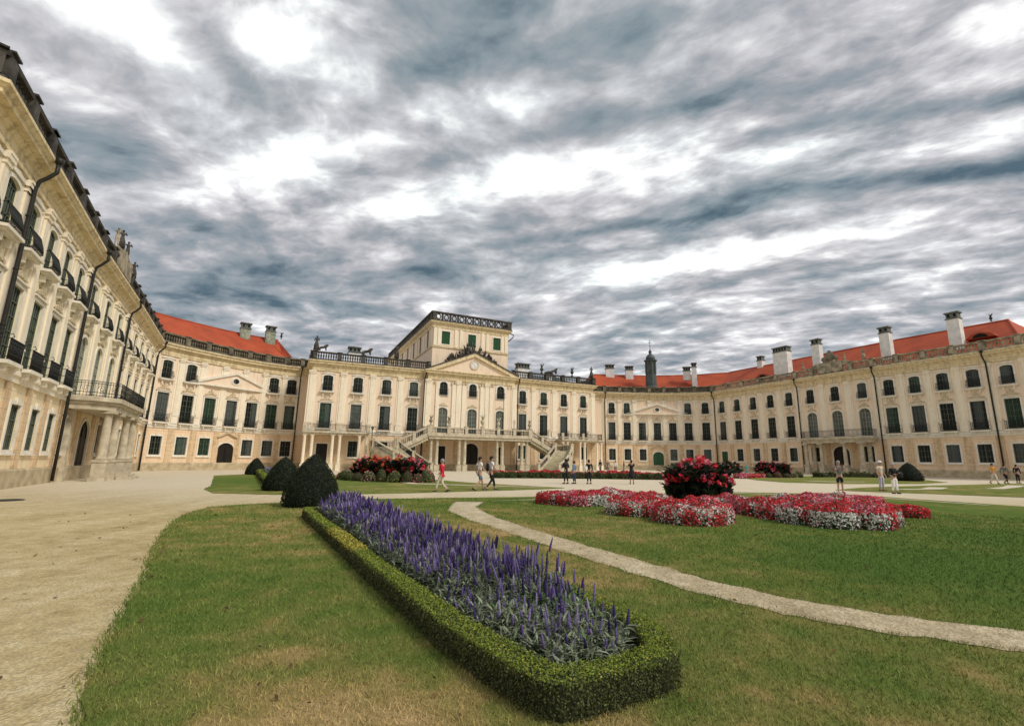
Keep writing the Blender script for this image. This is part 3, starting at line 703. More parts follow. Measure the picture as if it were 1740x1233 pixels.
def curved(side):
    C=LC_C if side=='left' else RC_C; wall=W(C)
    root=thing('palace_wing',(*wall[3],0),'left curved palace wing with red roof and a pediment with round window' if side=='left' else 'right curved palace wing with green arched door and dark lantern turret','building')
    bays=[B(1) for _ in range(7)]
    for k in(2,3,4): bays[k]=[dict(g='ground',m='mid')]
    bays[3][0]['g']='portal'; bays[3][0]['gglass']='dark_door' if side=='left' else 'green_door'
    if side=='left':
        for k,gm,gg in ((0,'glass_dark','glass_dark'),(1,'glass_dark','glass_green'),(2,'glass_green','glass_green'),(3,'glass_dark',None),(4,'glass_dark','glass_dark'),(5,'glass_green','glass_dark'),(6,'glass_green','glass_dark')):
            bays[k][0]['mglass']=gm
            if gg: bays[k][0]['gglass']=gg
    o_=0 if side=='left' else 1
    bays=([[]]+bays) if side=='right' else bays+[[]]
    sections_wall(root,wall,bays); trims(root,wall); parapet(root,wall,stone='dark_stone2',solid=True)
    A,Bp=Vector(wall[3+o_]),Vector(wall[4+o_]); fr=Fr(tuple((A+Bp)/2),tuple(Bp-A)); Lb=(Bp-A).length
    H=Lb*2.15; p=MB(); z0,z1=10.75,13.0
    p.prism(fr,[(-H+.25,z0+.2),(H-.25,z0+.2),(0,z1-.25)],.05,.32)
    p.box(fr,-H,H,-.3,.55,z0,z0+.198,1)
    for s in(-1,1):
        q=[(s*H,z0+.2),(s*(H-.9),z0+.2),(0,z1-.32),(0,z1)]
        p.prism(fr,q if s>0 else q[::-1],-.3,.56,1)
    pe=p.build('pediment',['stucco_peach','white_trim'],root)
    oc=MB(); n=16
    oc.ring(fr,[(.42*math.cos(a),z0+1.0+.36*math.sin(a)) for a in np.linspace(0,2*math.pi,n+1)[:-1]],[(.6*math.cos(a),z0+1.0+.52*math.sin(a)) for a in np.linspace(0,2*math.pi,n+1)[:-1]],.322,.42,0)
    oc.prism(fr,[(.425*math.cos(a),z0+1.0+.365*math.sin(a)) for a in np.linspace(0,2*math.pi,n+1)[:-1]],.323,.34,1)
    oc.build('oculus',['white_trim','glass_dark'],pe)
    hd=MB(); hd.prism(fr,[(-1.3,4.15),(0,4.75),(1.3,4.15),(1.3,4.3),(0,4.95),(-1.3,4.3)],.01,.3); hd.build('door_hood','ornament',root)
    rf=roofing(root,wall[:8] if side=='left' else wall,hipA=0 if side=='left' else 2.6,hipB=5.0 if side=='left' else 0,zr=20.3 if side=='left' else 19.9)
    f0=Fr(wall[o_],tuple(Vector(wall[1+o_])-Vector(wall[o_]))); f6=Fr(wall[6],tuple(Vector(wall[7])-Vector(wall[6])))
    L6=(Vector(wall[7])-Vector(wall[6])).length
    if side=='left':
        pipe(root,f6,L6-.05)
        chimney(rf,-44.9,72.,20.3,21.9,1.35,.9,.7,True); chimney(rf,-42.4,74.5,20.3,22.1,1.35,.9,.7,True)
    else:
        pipe(root,f0,.15)
        chimney(rf,15.7,103,20.0,22.1,1.8,1.2); chimney(rf,19.9,102.9,19.9,21.8,1.6,1.2); chimney(rf,31.2,99.2,19.4,21.0,1.5,1.2,-.3); chimney(rf,32.4,98.2,17.9,21.7,1.0,1.0,-.3)
        l=MB(); c=(23.4,97.9,15.6)
        l.lathe(c,[(1.35,0),(1.35,.9),(1.15,1.1),(1.1,3.4),(1.12,3.6)],8,0,False)
        l.lathe(c,[(.95,3.6),(.95,6.2)],8,1,False)
        for k in range(8):
            a=math.pi/8+2*math.pi*k/8; a2=2*math.pi*k/8
            l.lathe((c[0]+1.0*math.cos(a2),c[1]+1.0*math.sin(a2),c[2]),[(.16,3.6),(.16,6.25)],6,0,False)
        l.lathe(c,[(1.2,6.2),(1.4,6.35),(1.4,6.5),(1.0,6.6)],8,0,False)
        l.lathe(c,[(.92,6.6),(.98,6.9),(.85,7.3),(.55,7.65),(.28,7.85),(.3,8.1),(.38,8.3),(.2,8.6),(.08,8.8),(.05,9.0)],12,0)
        l.tube([(c[0],c[1],c[2]+8.9),(c[0],c[1],c[2]+10.9)],.05,5,0); l.lathe((c[0],c[1],c[2]+9.5),[(.02,0),(.14,.12),(.02,.26)],8,0); l.box(Fr(c[:2]),-.4,.4,-.03,.03,c[2]+10.2,c[2]+10.3,0)
        l.build('lantern_turret',['slate_copper','glass_grey'],rf)
    return root
LCr=curved('left'); RCr=curved('right')

# ------------------------------------------------------------------ central block
CB=thing('palace_main_block',(*cp(0,0),0),'central palace block with pediment, clock, double staircase and square tower above','building')
poly=[cp(*q) for q in [(-23.05,-11.5),(-23.05,-.75),(-7.1,-.75),(-7.1,.05),(7.1,.05),(7.1,-.75),(23.05,-.75),(23.05,-11.5)]]
gC=[dict(g='door',m='mid',u='upper'),dict(full),dict(full),dict(full)]
gR=[dict(full),dict(full),dict(g='door',m='mid',u='upper'),dict(full)]
gF=[dict(g='door',m='frontmid',u='front_upper'),dict(g='bigportal',m='frontmid',u='front_upper'),dict(g='door',m='frontmid',u='front_upper')]
sections_wall(CB,poly,[[],gC,[],gF,[],gR,[]]); trims(CB,poly)
frC=Fr(cp(0,.05),T0)
parapet(CB,poly[:3],stone='dark_stone'); parapet(CB,poly[5:],stone='dark_stone')
c=MB(); c.sweep([cp(-22.6,-1.2),cp(22.6,-1.2)],[(0,0),(0,15.0),(-16,15.0),(-16,0)]); c.build('rear_walls','stucco_peach',CB)
r=MB(); r.sweep([cp(-21,-1.2),cp(-7,-1.2)],[(-1,15.003),(-7,16.4),(-14,15.003)]); r.sweep([cp(7,-1.2),cp(21,-1.2)],[(-1,15.003),(-7,17.2),(-14,15.003)]); rf=r.build('roof','slate_copper',CB)
for (u,v,z1,w_) in((-17.5,-5,18.3,1.7),(11.0,-5,18.6,2.3),(16.9,-6,17.8,1.0)):
    x,y=cp(u,v); chimney(rf,x,y,16.2,z1,w_,1.3,.47)
x,y=cp(13,-9); q=MB(); q.prism(Fr(cp(18.2,-7),T0),[(-3.2,15.2),(3.2,15.2),(0,18.0)],-3,0); q.build('gable','slate_copper',rf)
# big pediment
p=MB(); z0=15.0; z1=18.25; H=7.55
p.prism(frC,[(-H+.8,z0+.003),(H-.8,z0+.003),(0,z1-.5)],-1.2,.3)
for s in(-1,1):
    q=[(s*H,z0+.003),(s*(H-.2),z0+.3),(0,z1),(0,z1-.55),(s*(H-1.2),z0+.003)]
    p.prism(frC,q if s<0 else q[::-1],-1.2,.68,1)
    q=[(s*(H+.1),z0+.0),(s*(H+.1),z0+.16),(0,z1+.2),(0,z1+.004)]
    p.prism(frC,[(u,z+.02) for u,z in (q if s<0 else q[::-1])],-1.2,.80,2)
pe=p.build('pediment',['stucco_peach','stucco_cornice','dark_stone'],CB)
k=MB(); ck=Vector(frC.p(0,0,16.35))
an=np.linspace(0,2*math.pi,25)[:-1]
k.prism(frC,[(.62*math.cos(a),16.35+.62*math.sin(a)) for a in an],.302,.38,0)
k.ring(frC,[(.62*math.cos(a),16.35+.62*math.sin(a)) for a in an],[(.76*math.cos(a),16.35+.76*math.sin(a)) for a in an],.301,.42,1)
for i in range(12):
    a=2*math.pi*i/12; u,z=.5*math.sin(a),16.35+.5*math.cos(a); k.prism(frC,[(u-.03,z-.06),(u+.03,z-.06),(u+.03,z+.06),(u-.03,z+.06)],.381,.386,2)
k.prism(frC,[(-.04,16.33),(.0,16.31),(-.34,16.60),(-.38,16.57)],.387,.393,2); k.prism(frC,[(-.02,16.35),(.02,16.33),(.2,16.02),(.17,16.0)],.394,.399,2)
k.build('clock',['clock_face','ornament','iron'],pe)
# frieze ornaments (capitals garland) over the upper windows of the centre
fz=MB()
for (a,b_) in((-6.3,-5.9),(-3.6,-.9),(.9,3.6),(5.9,6.3)):
    n=max(1,int((b_-a)/.42))
    for i in range(n):
        u=a+(b_-a)*(i+.5)/n; z=13.18+.12*(i%2)
        fz.prism(frC,[(u+.19*math.cos(t_),z+.24*math.sin(t_)) for t_ in np.linspace(0,2*math.pi,7)[:-1]],.02,.2)
fz.build('frieze_ornament','ornament',CB)
# extra pilasters at frontispiece
for u in(-5.65,-3.1,-1.5,1.5,3.1,5.65): ep=MB(); ep.box(frC,u-.28,u+.28,.003,.17,6.4,13.0); ep.build('pilaster','stucco_trim',CB)
# tower
TW=[cp(*q) for q in [(-6.45,-37),(-6.45,-1.25),(6.45,-1.25),(6.45,-37)]]
tw=MB()
f1=Fr(TW[1],T0); fs_=Fr(TW[0],(TW[1][0]-TW[0][0],TW[1][1]-TW[0][1])); fe=Fr(TW[2],(TW[3][0]-TW[2][0],TW[3][1]-TW[2][1]))
for fr,L,cs,kd in((f1,12.9,[2.05,6.45,10.85],'tower'),(fs_,35.75,[35.75-3.1-4.9*i for i in range(7)],'side'),(fe,35.75,[3.1+4.9*i for i in range(7)],'side')):
    cuts=[0]+[(a+b)/2 for a,b in zip(sorted(cs)[:-1],sorted(cs)[1:])]+[L]
    for i,c_ in enumerate(sorted(cs)):
        wallcell(tw,fr,cuts[i],cuts[i+1],15,23.3,(c_,)+OPEN[kd],0)
    wallcell(tw,fr,0,L,14.,15,None,0)
tower=tw.build('tower',['stucco_peach'],CB)
for fr,L,cs,kd in((f1,12.9,[2.05,6.45,10.85],'tower'),(fs_,35.75,[35.75-3.1-4.9*i for i in range(7)],'side')):
    for c_ in cs: put_opening(kd,tower,fr,c_,'glass_dark')
tt=MB(); tt.sweep(TW,[(.002,18.95),(.12,18.95),(.18,19.15),(.002,19.2)]); tt.sweep(TW,[(.002,22.2),(.1,22.2),(.12,22.6),(.3,22.75),(.5,22.9),(.62,23.15),(-.3,23.15),(-.3,22.2)])
tt.build('tower_cornice','stucco_cornice',tower)
for fr,us in((f1,[.35,1.0,3.75,4.6,8.3,9.15,11.9,12.55]),(fs_,[35.75-.5-2.45*i*2-.1 for i in range(8)])):
    for u in us: 
        if 0<u<36: tp=MB(); tp.box(fr,u-.26,u+.26,.003,.12,19.25,22.15); tp.build('pilaster','stucco_trim',tower)
tb=MB(); tb.sweep(TW,[(.0,23.16),(.5,23.16),(.5,23.4),(.05,23.4)]); tb.sweep(TW,[(.05,24.45),(.5,24.45),(.52,24.7),(.05,24.7)])
for fr,L in((f1,12.9),(fs_,35.75),(fe,35.75)):
    n=int(L/1.25)
    for i in range(n):
        u=L*(i+.5)/n; a=np.linspace(0,2*math.pi,13)[:-1]
        tb.ring(fr,[(u+.27*math.cos(q),23.92+.33*math.sin(q)) for q in a],[(u+.42*math.cos(q),23.92+.52*math.sin(q)) for q in a],.2,.36)
        for s in(-1,1): tb.box(fr,u+s*.56-.07,u+s*.56+.07,.2,.36,23.402,24.448)
    for u in(0,L): tb.box(fr,u-.3,u+.3,.0,.48,23.402,24.449)
tb.build('balustrade','dark_stone',tower)
tr=MB(); tr.add([TW[0]+(23.17,),TW[1]+(23.17,),TW[2]+(23.17,),TW[3]+(23.17,)],[(0,1,2,3)]); tr.build('tower_roof','slate_copper',tower)
m=MB(); x,y,z=fe.p(1.5,0,0); m.tube([fe.p(1,.6,23.1),fe.p(1,1.5,22.9),fe.p(1,1.3,22.4),fe.p(1,.2,21.4)],.09,6); m.build('drainpipe','pipe_metal',tower)
for i,u in ((1,15.95),(5,.0)):
    A,Bq=Vector(poly[i]),Vector(poly[i+1]); pipe(CB,Fr(poly[i],tuple(Bq-A)),u-.45 if i==1 else 1.0)
# terrace
f0=Fr(cp(0,0),T0)
te=MB(); te.box(f0,-7.9,7.9,.3,5.0,4.45,4.8); te.box(f0,-8.05,8.05,.3,5.15,4.802,5.1)
te=te.build('terrace','pale_stone',CB)
def parapet_run(mb,pts,ped=2.6,ends=True):
    """stone balustrade with iron panels along 3D points (floor line)"""
    for a,b in zip(pts[:-1],pts[1:]):
        a=Vector(a);b=Vector(b)
        mb.beam(a+Vector((0,0,.002)),b+Vector((0,0,.002)),.3,.16,0); mb.beam(a+Vector((0,0,.86)),b+Vector((0,0,.86)),.34,.14,0)
        L=(b-a).length; n=max(2,int(L/.19))
        for k in range(n):
            p=a.lerp(b,(k+.5)/n); mb.tube([p+Vector((0,0,.16)),p+Vector((0,0,.86))],.035,4,1)
        for h in(.34,.68): mb.beam(a+Vector((0,0,h)),b+Vector((0,0,h)),.05,.04,1)
    
def newel(mb,p,h=1.15,w=.46):
    f=Fr((p[0],p[1]),T0); mb.box(f,-w/2,w/2,-w/2,w/2,p[2]-.3,p[2]+h,0); mb.box(f,-w/2-.05,w/2+.05,-w/2-.05,w/2+.05,p[2]+h+.001,p[2]+h+.09,0)
rb=MB(); zz0=5.1
P=lambda u,v,z:f0.p(u,v,z)
for a,b in((-7.7,-5.1),(-5.1,-2.5),(-2.5,0),(0,2.5),(2.5,5.1),(5.1,7.7)): parapet_run(rb,[P(a,4.85,zz0),P(b,4.85,zz0)])
for s in(-1,1): sb_=MB(); parapet_run(sb_,[P(s*7.7,.4,zz0),P(s*7.7,2.4,zz0)]); newel(sb_,P(s*7.7,2.45,zz0)); sb_.build('balustrade',['pale_stone','iron'],te)
for u in(-7.7,-5.1,-2.5,0,2.5,5.1,7.7): newel(rb,P(u,4.85,zz0))
rb.build('balustrade',['pale_stone','iron'],te)
for u in(-7.45,-6.6,-3.35,-2.5,2.5,3.35,6.6,7.45):
    cm=MB(); x,y,_=P(u,4.5,0)
    cm.box(f0,u-.36,u+.36,4.14,4.86,0,.9); cm.lathe((x,y,.9),[(.31,.002),(.31,.12),(.26,.2),(.26,1.2),(.225,3.2),(.25,3.26),(.22,3.32),(.32,3.45)],12); cm.box(f0,u-.34,u+.34,4.16,4.84,4.352,4.448)
    cm.build('column','pale_stone',CB)
# stairs
def stairflight(name,Lp,Rp,z0,z1,n,solid=True,under=.55):
    """Lp,Rp plan polylines of equal length param; z0 top -> z1 bottom"""
    def at(pl,f):
        q=f*(len(pl)-1); i=min(int(q),len(pl)-2); return Vector(pl[i]).lerp(Vector(pl[i+1]),q-i)
    st=MB()
    for k in range(n):
        a,b=k/n,(k+1)/n; z=z0+(z1-z0)*(k+1)/n if k<n else z1
        la,lb,ra,rb_=at(Lp,a),at(Lp,b),at(Rp,a),at(Rp,b); zb=max(0.,z-under) if not solid else 0.
        if z<.02: continue
        st.hexa([(*la,zb),(*ra,zb),(*rb_,zb),(*lb,zb)],[(*la,z),(*ra,z),(*rb_,z),(*lb,z)],0)
    o=st.build(name,['stair_stone'],CB)
    for pl in(Lp,Rp):
        ra=MB(); N=8; pts=[]
        for i in range(N+1):
            q=at(pl,i/N); pts.append((q.x,q.y,z0+(z1-z0)*i/N+.05))
        parapet_run(ra,pts)
        for a,b in zip(pts[:-1],pts[1:]): ra.beam(Vector(a)-Vector((0,0,.45)),Vector(b)-Vector((0,0,.45)),.36,.45,0)
        for i in(0,N//2,N): newel(ra,pts[i],1.05,.4)
        ra.build('stair_balustrade',['pale_stone','iron'],o)
    return o
for s in(-1,1):
    a0,a1=cp(s*7.95,4.85),cp(s*11.9,4.85); b0,b1=cp(s*7.95,2.6),cp(s*11.9,2.6)
    stairflight('staircase',[a0,a1],[b0,b1],5.1,3.1,12,False,.75)
    ld=MB(); ld.box(f0,min(s*11.9,s*15.3),max(s*11.9,s*15.3),2.4,5.05,2.55,3.1); 
    for u in(12.2,15.0):
        for v in(2.8,4.75): ld.box(f0,s*u-.3,s*u+.3,v-.3,v+.3,0,2.548)
    ld=ld.build('stair_landing','pale_stone',CB)
    lr=MB(); parapet_run(lr,[P(s*15.15,4.9,3.1),P(s*15.15,2.5,3.1)]); parapet_run(lr,[P(s*15.15,2.5,3.1),P(s*12,2.5,3.1)]); newel(lr,P(s*15.15,4.9,3.1)); newel(lr,P(s*11.95,4.9,3.1)); newel(lr,P(s*15.15,2.5,3.1))
    lr.build('balustrade',['pale_stone','iron'],ld)
    Lc=[cp(s*u,v) for u,v in((12.1,5.1),(11.2,5.7),(10.2,6.3),(9.1,6.9),(8.0,7.4))]
    Rc=[cp(s*u,v) for u,v in((15.2,5.1),(14.2,6.6),(13.0,7.9),(11.6,9.1),(10.0,10.1))]
    stairflight('staircase',Lc,Rc,3.1,.05,18,True)
    # side balcony
    sb=MB(); a,b=sorted((s*15.4,s*23.6)); sb.box(f0,a,b,-.5,1.7,4.75,4.95); sb.box(f0,a-.1,b+.1,-.5,1.85,4.952,5.16); sb=sb.build('balcony','pale_stone',CB)
    sr=MB()
    def ir(A,Bq):
        A=Vector(A);Bq=Vector(Bq);L=(Bq-A).length;n=max(2,int(L/.17))
        for h in(.06,.25,.82,.95): sr.beam(A+Vector((0,0,h)),Bq+Vector((0,0,h)),.05,.035,0)
        for k in range(n+1): q=A.lerp(Bq,k/n); sr.tube([q,q+Vector((0,0,.98))],.016,4,0)
        d=(Bq-A).normalized()
        for k in range(max(1,int(L/.6))):
            c_=A.lerp(Bq,(k+.5)/max(1,int(L/.6)))
            sr.tube([(c_.x+d.x*.22*math.cos(q)*(1-i_/13),c_.y+d.y*.22*math.cos(q)*(1-i_/13),c_.z+.53+.25*math.sin(q)*(1-i_/13)) for i_,q in enumerate(np.linspace(0,9,12))],.016,3,0)
    ir(P(a+.1,1.65,5.16),P(b-.1,1.65,5.16)); ir(P(a+.1,.0,5.16),P(a+.1,1.65,5.16)); ir(P(b-.1,0,5.16),P(b-.1,1.65,5.16))
    for u in(a+.1,(a+b)/2,b-.1): sr.box(f0,u-.2,u+.2,1.45,1.8,5.162,6.2,1)
    sr.build('railing',['iron','pale_stone'],sb)
    for u in (a+.25,a+1.15,(a+b)/2-.45,(a+b)/2+.45,b-1.15,b-.25):
        cm=MB(); x,y,_=P(u,1.35,0); cm.box(f0,u-.28,u+.28,1.07,1.63,0,.9); cm.lathe((x,y,.9),[(.24,.002),(.24,.1),(.20,.2),(.19,3.5),(.26,3.7)],10); cm.box(f0,u-.27,u+.27,1.08,1.62,4.602,4.748); cm.build('column','stucco_trim',CB)

# ------------------------------------------------------------------ figures
def skinned(name,verts,edges,radii,matname,parent,levels=1,root=0):
    me=bpy.data.meshes.new(name); me.from_pydata(verts,edges,[]); me.materials.append(M[matname])
    o=add(name,me,parent); 
    md=o.modifiers.new('skin','SKIN'); md.use_smooth_shade=True
    for i,sv in enumerate(me.skin_vertices[0].data):
        r=radii[i]; sv.radius=(r,r) if not isinstance(r,tuple) else r; sv.use_root=(i==root)
    s=o.modifiers.new('sub','SUBSURF'); s.levels=levels; s.render_levels=levels
    return o
POSES=dict(
 stand=dict(kneeL=(.10,.02),footL=(.11,.0),kneeR=(.10,.0),footR=(.12,-.04),elL=(.27,-.02,1.13),haL=(.27,.10,.88),elR=(.27,-.02,1.13),haR=(.28,.08,.88)),
 walk=dict(kneeL=(.09,.20),footL=(.09,.30),kneeR=(.09,.02),footR=(.10,-.34),elL=(.25,-.16,1.15),haL=(.26,-.06,.90),elR=(.25,.08,1.14),haR=(.24,.27,.98)),
 photo=dict(kneeL=(.10,.02),footL=(.12,.0),kneeR=(.10,.0),footR=(.12,.0),elL=(.25,.20,1.24),haL=(.08,.34,1.46),elR=(.25,.20,1.24),haR=(.08,.34,1.46)),
 hold=dict(kneeL=(.10,.02),footL=(.12,.05),kneeR=(.10,.0),footR=(.12,-.06),elL=(.27,.0,1.14),haL=(.13,.26,1.20),elR=(.27,-.02,1.13),haR=(.14,.24,1.12)))
def person(loc,face,label,pose='stand',h=1.7,top='cloth_white',bottom='cloth_black',hair='hair_dark',skirt=False,short=False,longhair=False,bag=None,female=False,stone=None,group=None,sleeves='short',hat=None,coat=0.,name='person',cat='person',phone=False):
    k=h/1.75; q=POSES[pose]; root=thing(name,loc,label,cat,group); root.rotation_euler=(0,0,face)
    body=stone or 'skin'
    def J(s,p): return (s*p[0],p[1]) 
    sh=.17 if female else .20
    V_=[(0,0,.96),(0,0,1.10),(0,0.01,1.28),(0,0,1.42),(0,.01,1.50),(0,.025,1.58),(0,.03,1.66),(0,.03,1.715)]
    Rr=[(.135,.10),(.12,.09),(.14,.10),(.13,.085),(.052,.052),(.066,.078),(.078,.092),(.05,.06)]
    E_=[(0,1),(1,2),(2,3),(3,4),(4,5),(5,6),(6,7)]
    def av(p,r,e): V_.append(p); Rr.append(r); E_.append((e,len(V_)-1)); return len(V_)-1
    nose=av((0,.135,1.615),.016,5)
    for s,K in((-1,'L'),(1,'R')):
        hp=av((s*.10,0,.90),.095,0); kn=av((*J(s,q['knee'+K]),.50),.058,hp)
        fx,fy=J(s,q['foot'+K]); lift=.07 if fy<-.2 else 0
        an=av((fx,fy-.02,.09+lift),.042,kn); av((fx*1.08,fy+.14,.045),.04,an)
        s1=av((s*sh,0,1.42),.058,3); e=q['el'+K]; el=av((s*e[0],e[1],e[2]),.043,s1); ha=q['ha'+K]; wr=av((s*ha[0],ha[1],ha[2]),.028,el)
        d=(Vector((s*ha[0],ha[1],ha[2]))-Vector((s*e[0],e[1],e[2]))).normalized(); side=Vector((d.y,-d.x,0)); side=side.normalized() if side.length>.1 else Vector((1,0,0))
        pm=Vector((s*ha[0],ha[1],ha[2]))+d*.055; pi=av(tuple(pm),(.03,.02),wr)
        if not stone:
            for t_,ln in((-.027,.062),(-.009,.075),(.009,.07),(.027,.055)):
                f_=pm+side*t_+d*.035; a_=av(tuple(f_),.009,pi); av(tuple(f_+d*ln*.6+Vector((0,.012,-.012))),.008,a_)
            th=pm-side*.034-d*.01; a_=av(tuple(th),.010,pi); av(tuple(th-side*.012+d*.035),.009,a_)
    S_=lambda L:[tuple(c*k for c in p) for p in L]
    def sc(R_): return [tuple(x*k for x in r) if isinstance(r,tuple) else r*k for r in R_]
    skinned('body',S_(V_),E_,sc(Rr),body,root,1)
    tv=[(0,0,.93),(0,0,1.10),(0,.01,1.28),(0,0,1.41),(0,0,1.475)]; tr_=[(.155,.115),(.135,.105),(.16,.118),(.155,.10),(.075,.07)]; te_=[(0,1),(1,2),(2,3),(3,4)]
    if coat: tv.insert(0,(0,-.01,.93-coat)); tr_.insert(0,(.17,.13)); te_=[(i,i+1) for i in range(5)]
    c3=3+(1 if coat else 0)
    for s,K in((-1,'L'),(1,'R')):
        tv.append((s*sh,0,1.42)); tr_.append(.068); te_.append((c3,len(tv)-1)); e=Vector((s*q['el'+K][0],q['el'+K][1],q['el'+K][2])); a=Vector((s*sh,0,1.42))
        if sleeves=='short': p=a.lerp(e,.6); tv.append(tuple(p)); tr_.append(.062); te_.append((len(tv)-2,len(tv)-1))
        elif sleeves=='long':
            tv.append(tuple(e)); tr_.append(.055); te_.append((len(tv)-2,len(tv)-1)); ha=Vector((s*q['ha'+K][0],q['ha'+K][1],q['ha'+K][2])); tv.append(tuple(e.lerp(ha,.9))); tr_.append(.04); te_.append((len(tv)-2,len(tv)-1))
    skinned('shirt' if not stone else 'drapery',S_(tv),te_,sc(tr_),top,root,1,1)
    if skirt:
        m=MB(); m.lathe((0,0,0),[(.30*k,.42*k if not stone else .02),(.27*k,.6*k),(.22*k,.8*k),(.165*k,1.0*k),(.13*k,1.06*k)],14,0,True,1,.85); m2=m.mesh('skirt',[bottom]); add('skirt' if not stone else 'robe',m2,root)
    else:
        bv=[(0,0,1.0),(0,0,.93)]; br=[(.14,.105),(.15,.115)]; be=[(0,1)]
        for s,K in((-1,'L'),(1,'R')):
            bv.append((s*.10,0,.87)); br.append(.105); be.append((1,len(bv)-1)); kn=(*J(s,q['knee'+K]),.50); fx,fy=J(s,q['foot'+K])
            bv.append(kn if not short else tuple(Vector((s*.10,0,.87)).lerp(Vector(kn),.92))); br.append(.072 if not short else .085); be.append((len(bv)-2,len(bv)-1))
            if not short: bv.append(tuple(Vector(kn).lerp(Vector((fx,fy-.02,.09)),.82))); br.append(.058); be.append((len(bv)-2,len(bv)-1))
        skinned('trousers' if not short else 'shorts',S_(bv),be,sc(br),bottom,root,1)
    for s,K in((-1,'L'),(1,'R')):
        fx,fy=J(s,q['foot'+K]); lift=.07 if fy<-.2 else 0
        if not stone:
            m=MB(); m.tube([(fx*k,(fy-.075)*k,(.05+lift)*k),(fx*k,(fy)*k,(.055+lift*.8)*k),(fx*1.05*k,(fy+.1)*k,.048*k),(fx*1.1*k,(fy+.18)*k,.035*k)],.05*k,8,0,True,[.8,1.,.9,.6]); add('shoe',m.mesh('shoe',['shoe']),root)
    hm=MB(); hc=(0,.012*k,1.655*k); prof=[(.098,-.02),(.100,.02),(.088,.06),(.055,.092),(.01,.104)]
    hm.lathe(hc,[(a*k*1.0,b*k) for a,b in prof],12,0,True,.92,1.08)
    hm.lathe((0,-.03*k,1.60*k),[(a*k,b*k) for a,b in ([(.06,-.06),(.078,.0),(.082,.05),(.06,.09)] if not longhair else [(.05,-.20),(.085,-.12),(.088,.0),(.088,.05),(.06,.09)])],10,0,True,1.,.85)
    add('hair',hm.mesh('hair',[hair]),root)
    if not stone:
        ey=MB()
        for s in(-1,1): ey.lathe((s*.030*k,.108*k,1.632*k),[(.002,-.007),(.008,-.003),(.008,.003),(.002,.007)],6)
        add('eyes',ey.mesh('eyes',['hair_dark']),root)
    if hat:
        m=MB(); m.lathe((0,.02*k,1.69*k),[(.16*k,0),(.16*k,.012),(.10*k,.02),(.095*k,.075),(.03*k,.10)],14); add('hat',m.mesh('hat',[hat]),root)
    return root
def carry(name,loc,label,cat,matn,w,h,d,strap=None,rz=0):
    root=thing(name,loc,label,cat); root.rotation_euler=(0,0,rz)
    m=MB(); m.lathe((0,0,0),[(.3*w,0),(.5*w,.1*h),(.52*w,.6*h),(.42*w,.9*h),(.2*w,h)],10,0,True,1,d/w); add('bag_body',m.mesh('bag_body',[matn]),root)
    m=MB(); m.tube([(-.4*w,0,.8*h),(-.3*w,.0,1.15*h),(0,.02,1.3*h),(.3*w,0,1.15*h),(.4*w,0,.8*h)],.012,5); add('strap',m.mesh('strap',[matn]),root)
    return root
PI=math.pi
person((-4.7,24.8,.0),R(75),'woman in bright red shirt and pale cropped trousers on the gravel','walk',1.63,'cloth_red','cloth_cream','hair_grey',female=True,sleeves='long',coat=.12)
person((-3.0,26.3,0),R(-62),'person in white shirt and denim shorts striding beside a companion in black trousers','walk',1.76,'cloth_white','cloth_denim','hair_dark',short=True)
person((-2.45,26.9,0),R(-62),'person in white T-shirt and black trousers behind the one in denim shorts','walk',1.80,'cloth_white','cloth_black','hair_dark')
carry('backpack',(-2.62,26.72,1.0),'small dark backpack on the back of the walker in black trousers','backpack','cloth_black',.28,.42,.16,rz=R(-62))
person((-11.2,71.0,0),R(200),'person in pale blue shirt waiting under the central terrace, left of the arched door','stand',1.72,'cloth_blue','cloth_grey')
person((-10.3,70.6,0),R(170),'person in white top and dark trousers by the arched central door','stand',1.70,'cloth_white','cloth_black')
person((2.1,34.9,0),R(40),'woman in a long all black outfit standing before the red flower strip','hold',1.74,'cloth_black','cloth_black','hair_dark',female=True,sleeves='long',coat=.3,longhair=True)
person((2.7,35.2,0),R(60),'person in blue jacket and dark trousers next to the woman in black','stand',1.60,'cloth_blue','cloth_navy','hair_dark',female=True,sleeves='long')
person((3.75,35.2,0),R(20),'person in black with a white shoulder bag facing the tour group','stand',1.70,'cloth_black','cloth_black','hair_dark',sleeves='long')
carry('shoulder_bag',(3.52,35.05,.95),'white shoulder bag hanging at the hip of the person in black','bag','cloth_white',.24,.26,.12)
grp=[((8.6,66.3),'cloth_navy','hair_dark',1.82,'tall visitor in navy jacket at the left end, beyond the red flower strip'),((9.5,65.6),'cloth_grey','hair_grey',1.70,'grey haired visitor in grey jacket, second from left beyond the red flower strip'),
     ((10.6,66.2),'cloth_white','hair_dark',1.68,'visitor in white top, middle of the group beyond the flower strip'),((11.6,65.4),'cloth_black','hair_blond',1.66,'blond visitor in black jacket in the group beyond the flower strip'),((12.6,66.4),'cloth_lilac','hair_grey',1.62,'visitor in lilac top at the right end of the group beyond the flower strip')]
for (x,y),t_,hr,hh,lb in grp: person((x,y,0),R(180*rnd.random()),lb,'stand',hh,t_,'cloth_grey','%s'%hr,sleeves='long',group='visitors gathered beyond the red flower strip')
sx,sy=cp(14.0,10.6)
person((4.0,73.5,0),R(170),'woman in white standing at the foot of the right outdoor staircase','stand',1.66,'cloth_white','cloth_lilac','hair_blond',female=True)
person((6.9,35.8,0),R(0),'woman in a short black dress raising a camera towards the palace','photo',1.70,'cloth_black','cloth_black','hair_dark',female=True,skirt=True)
person((23.6,55.5,0),R(160),'small person in turquoise top among the flower beds by the canna bush','stand',1.45,'cloth_teal','cloth_teal','hair_blond',female=True)
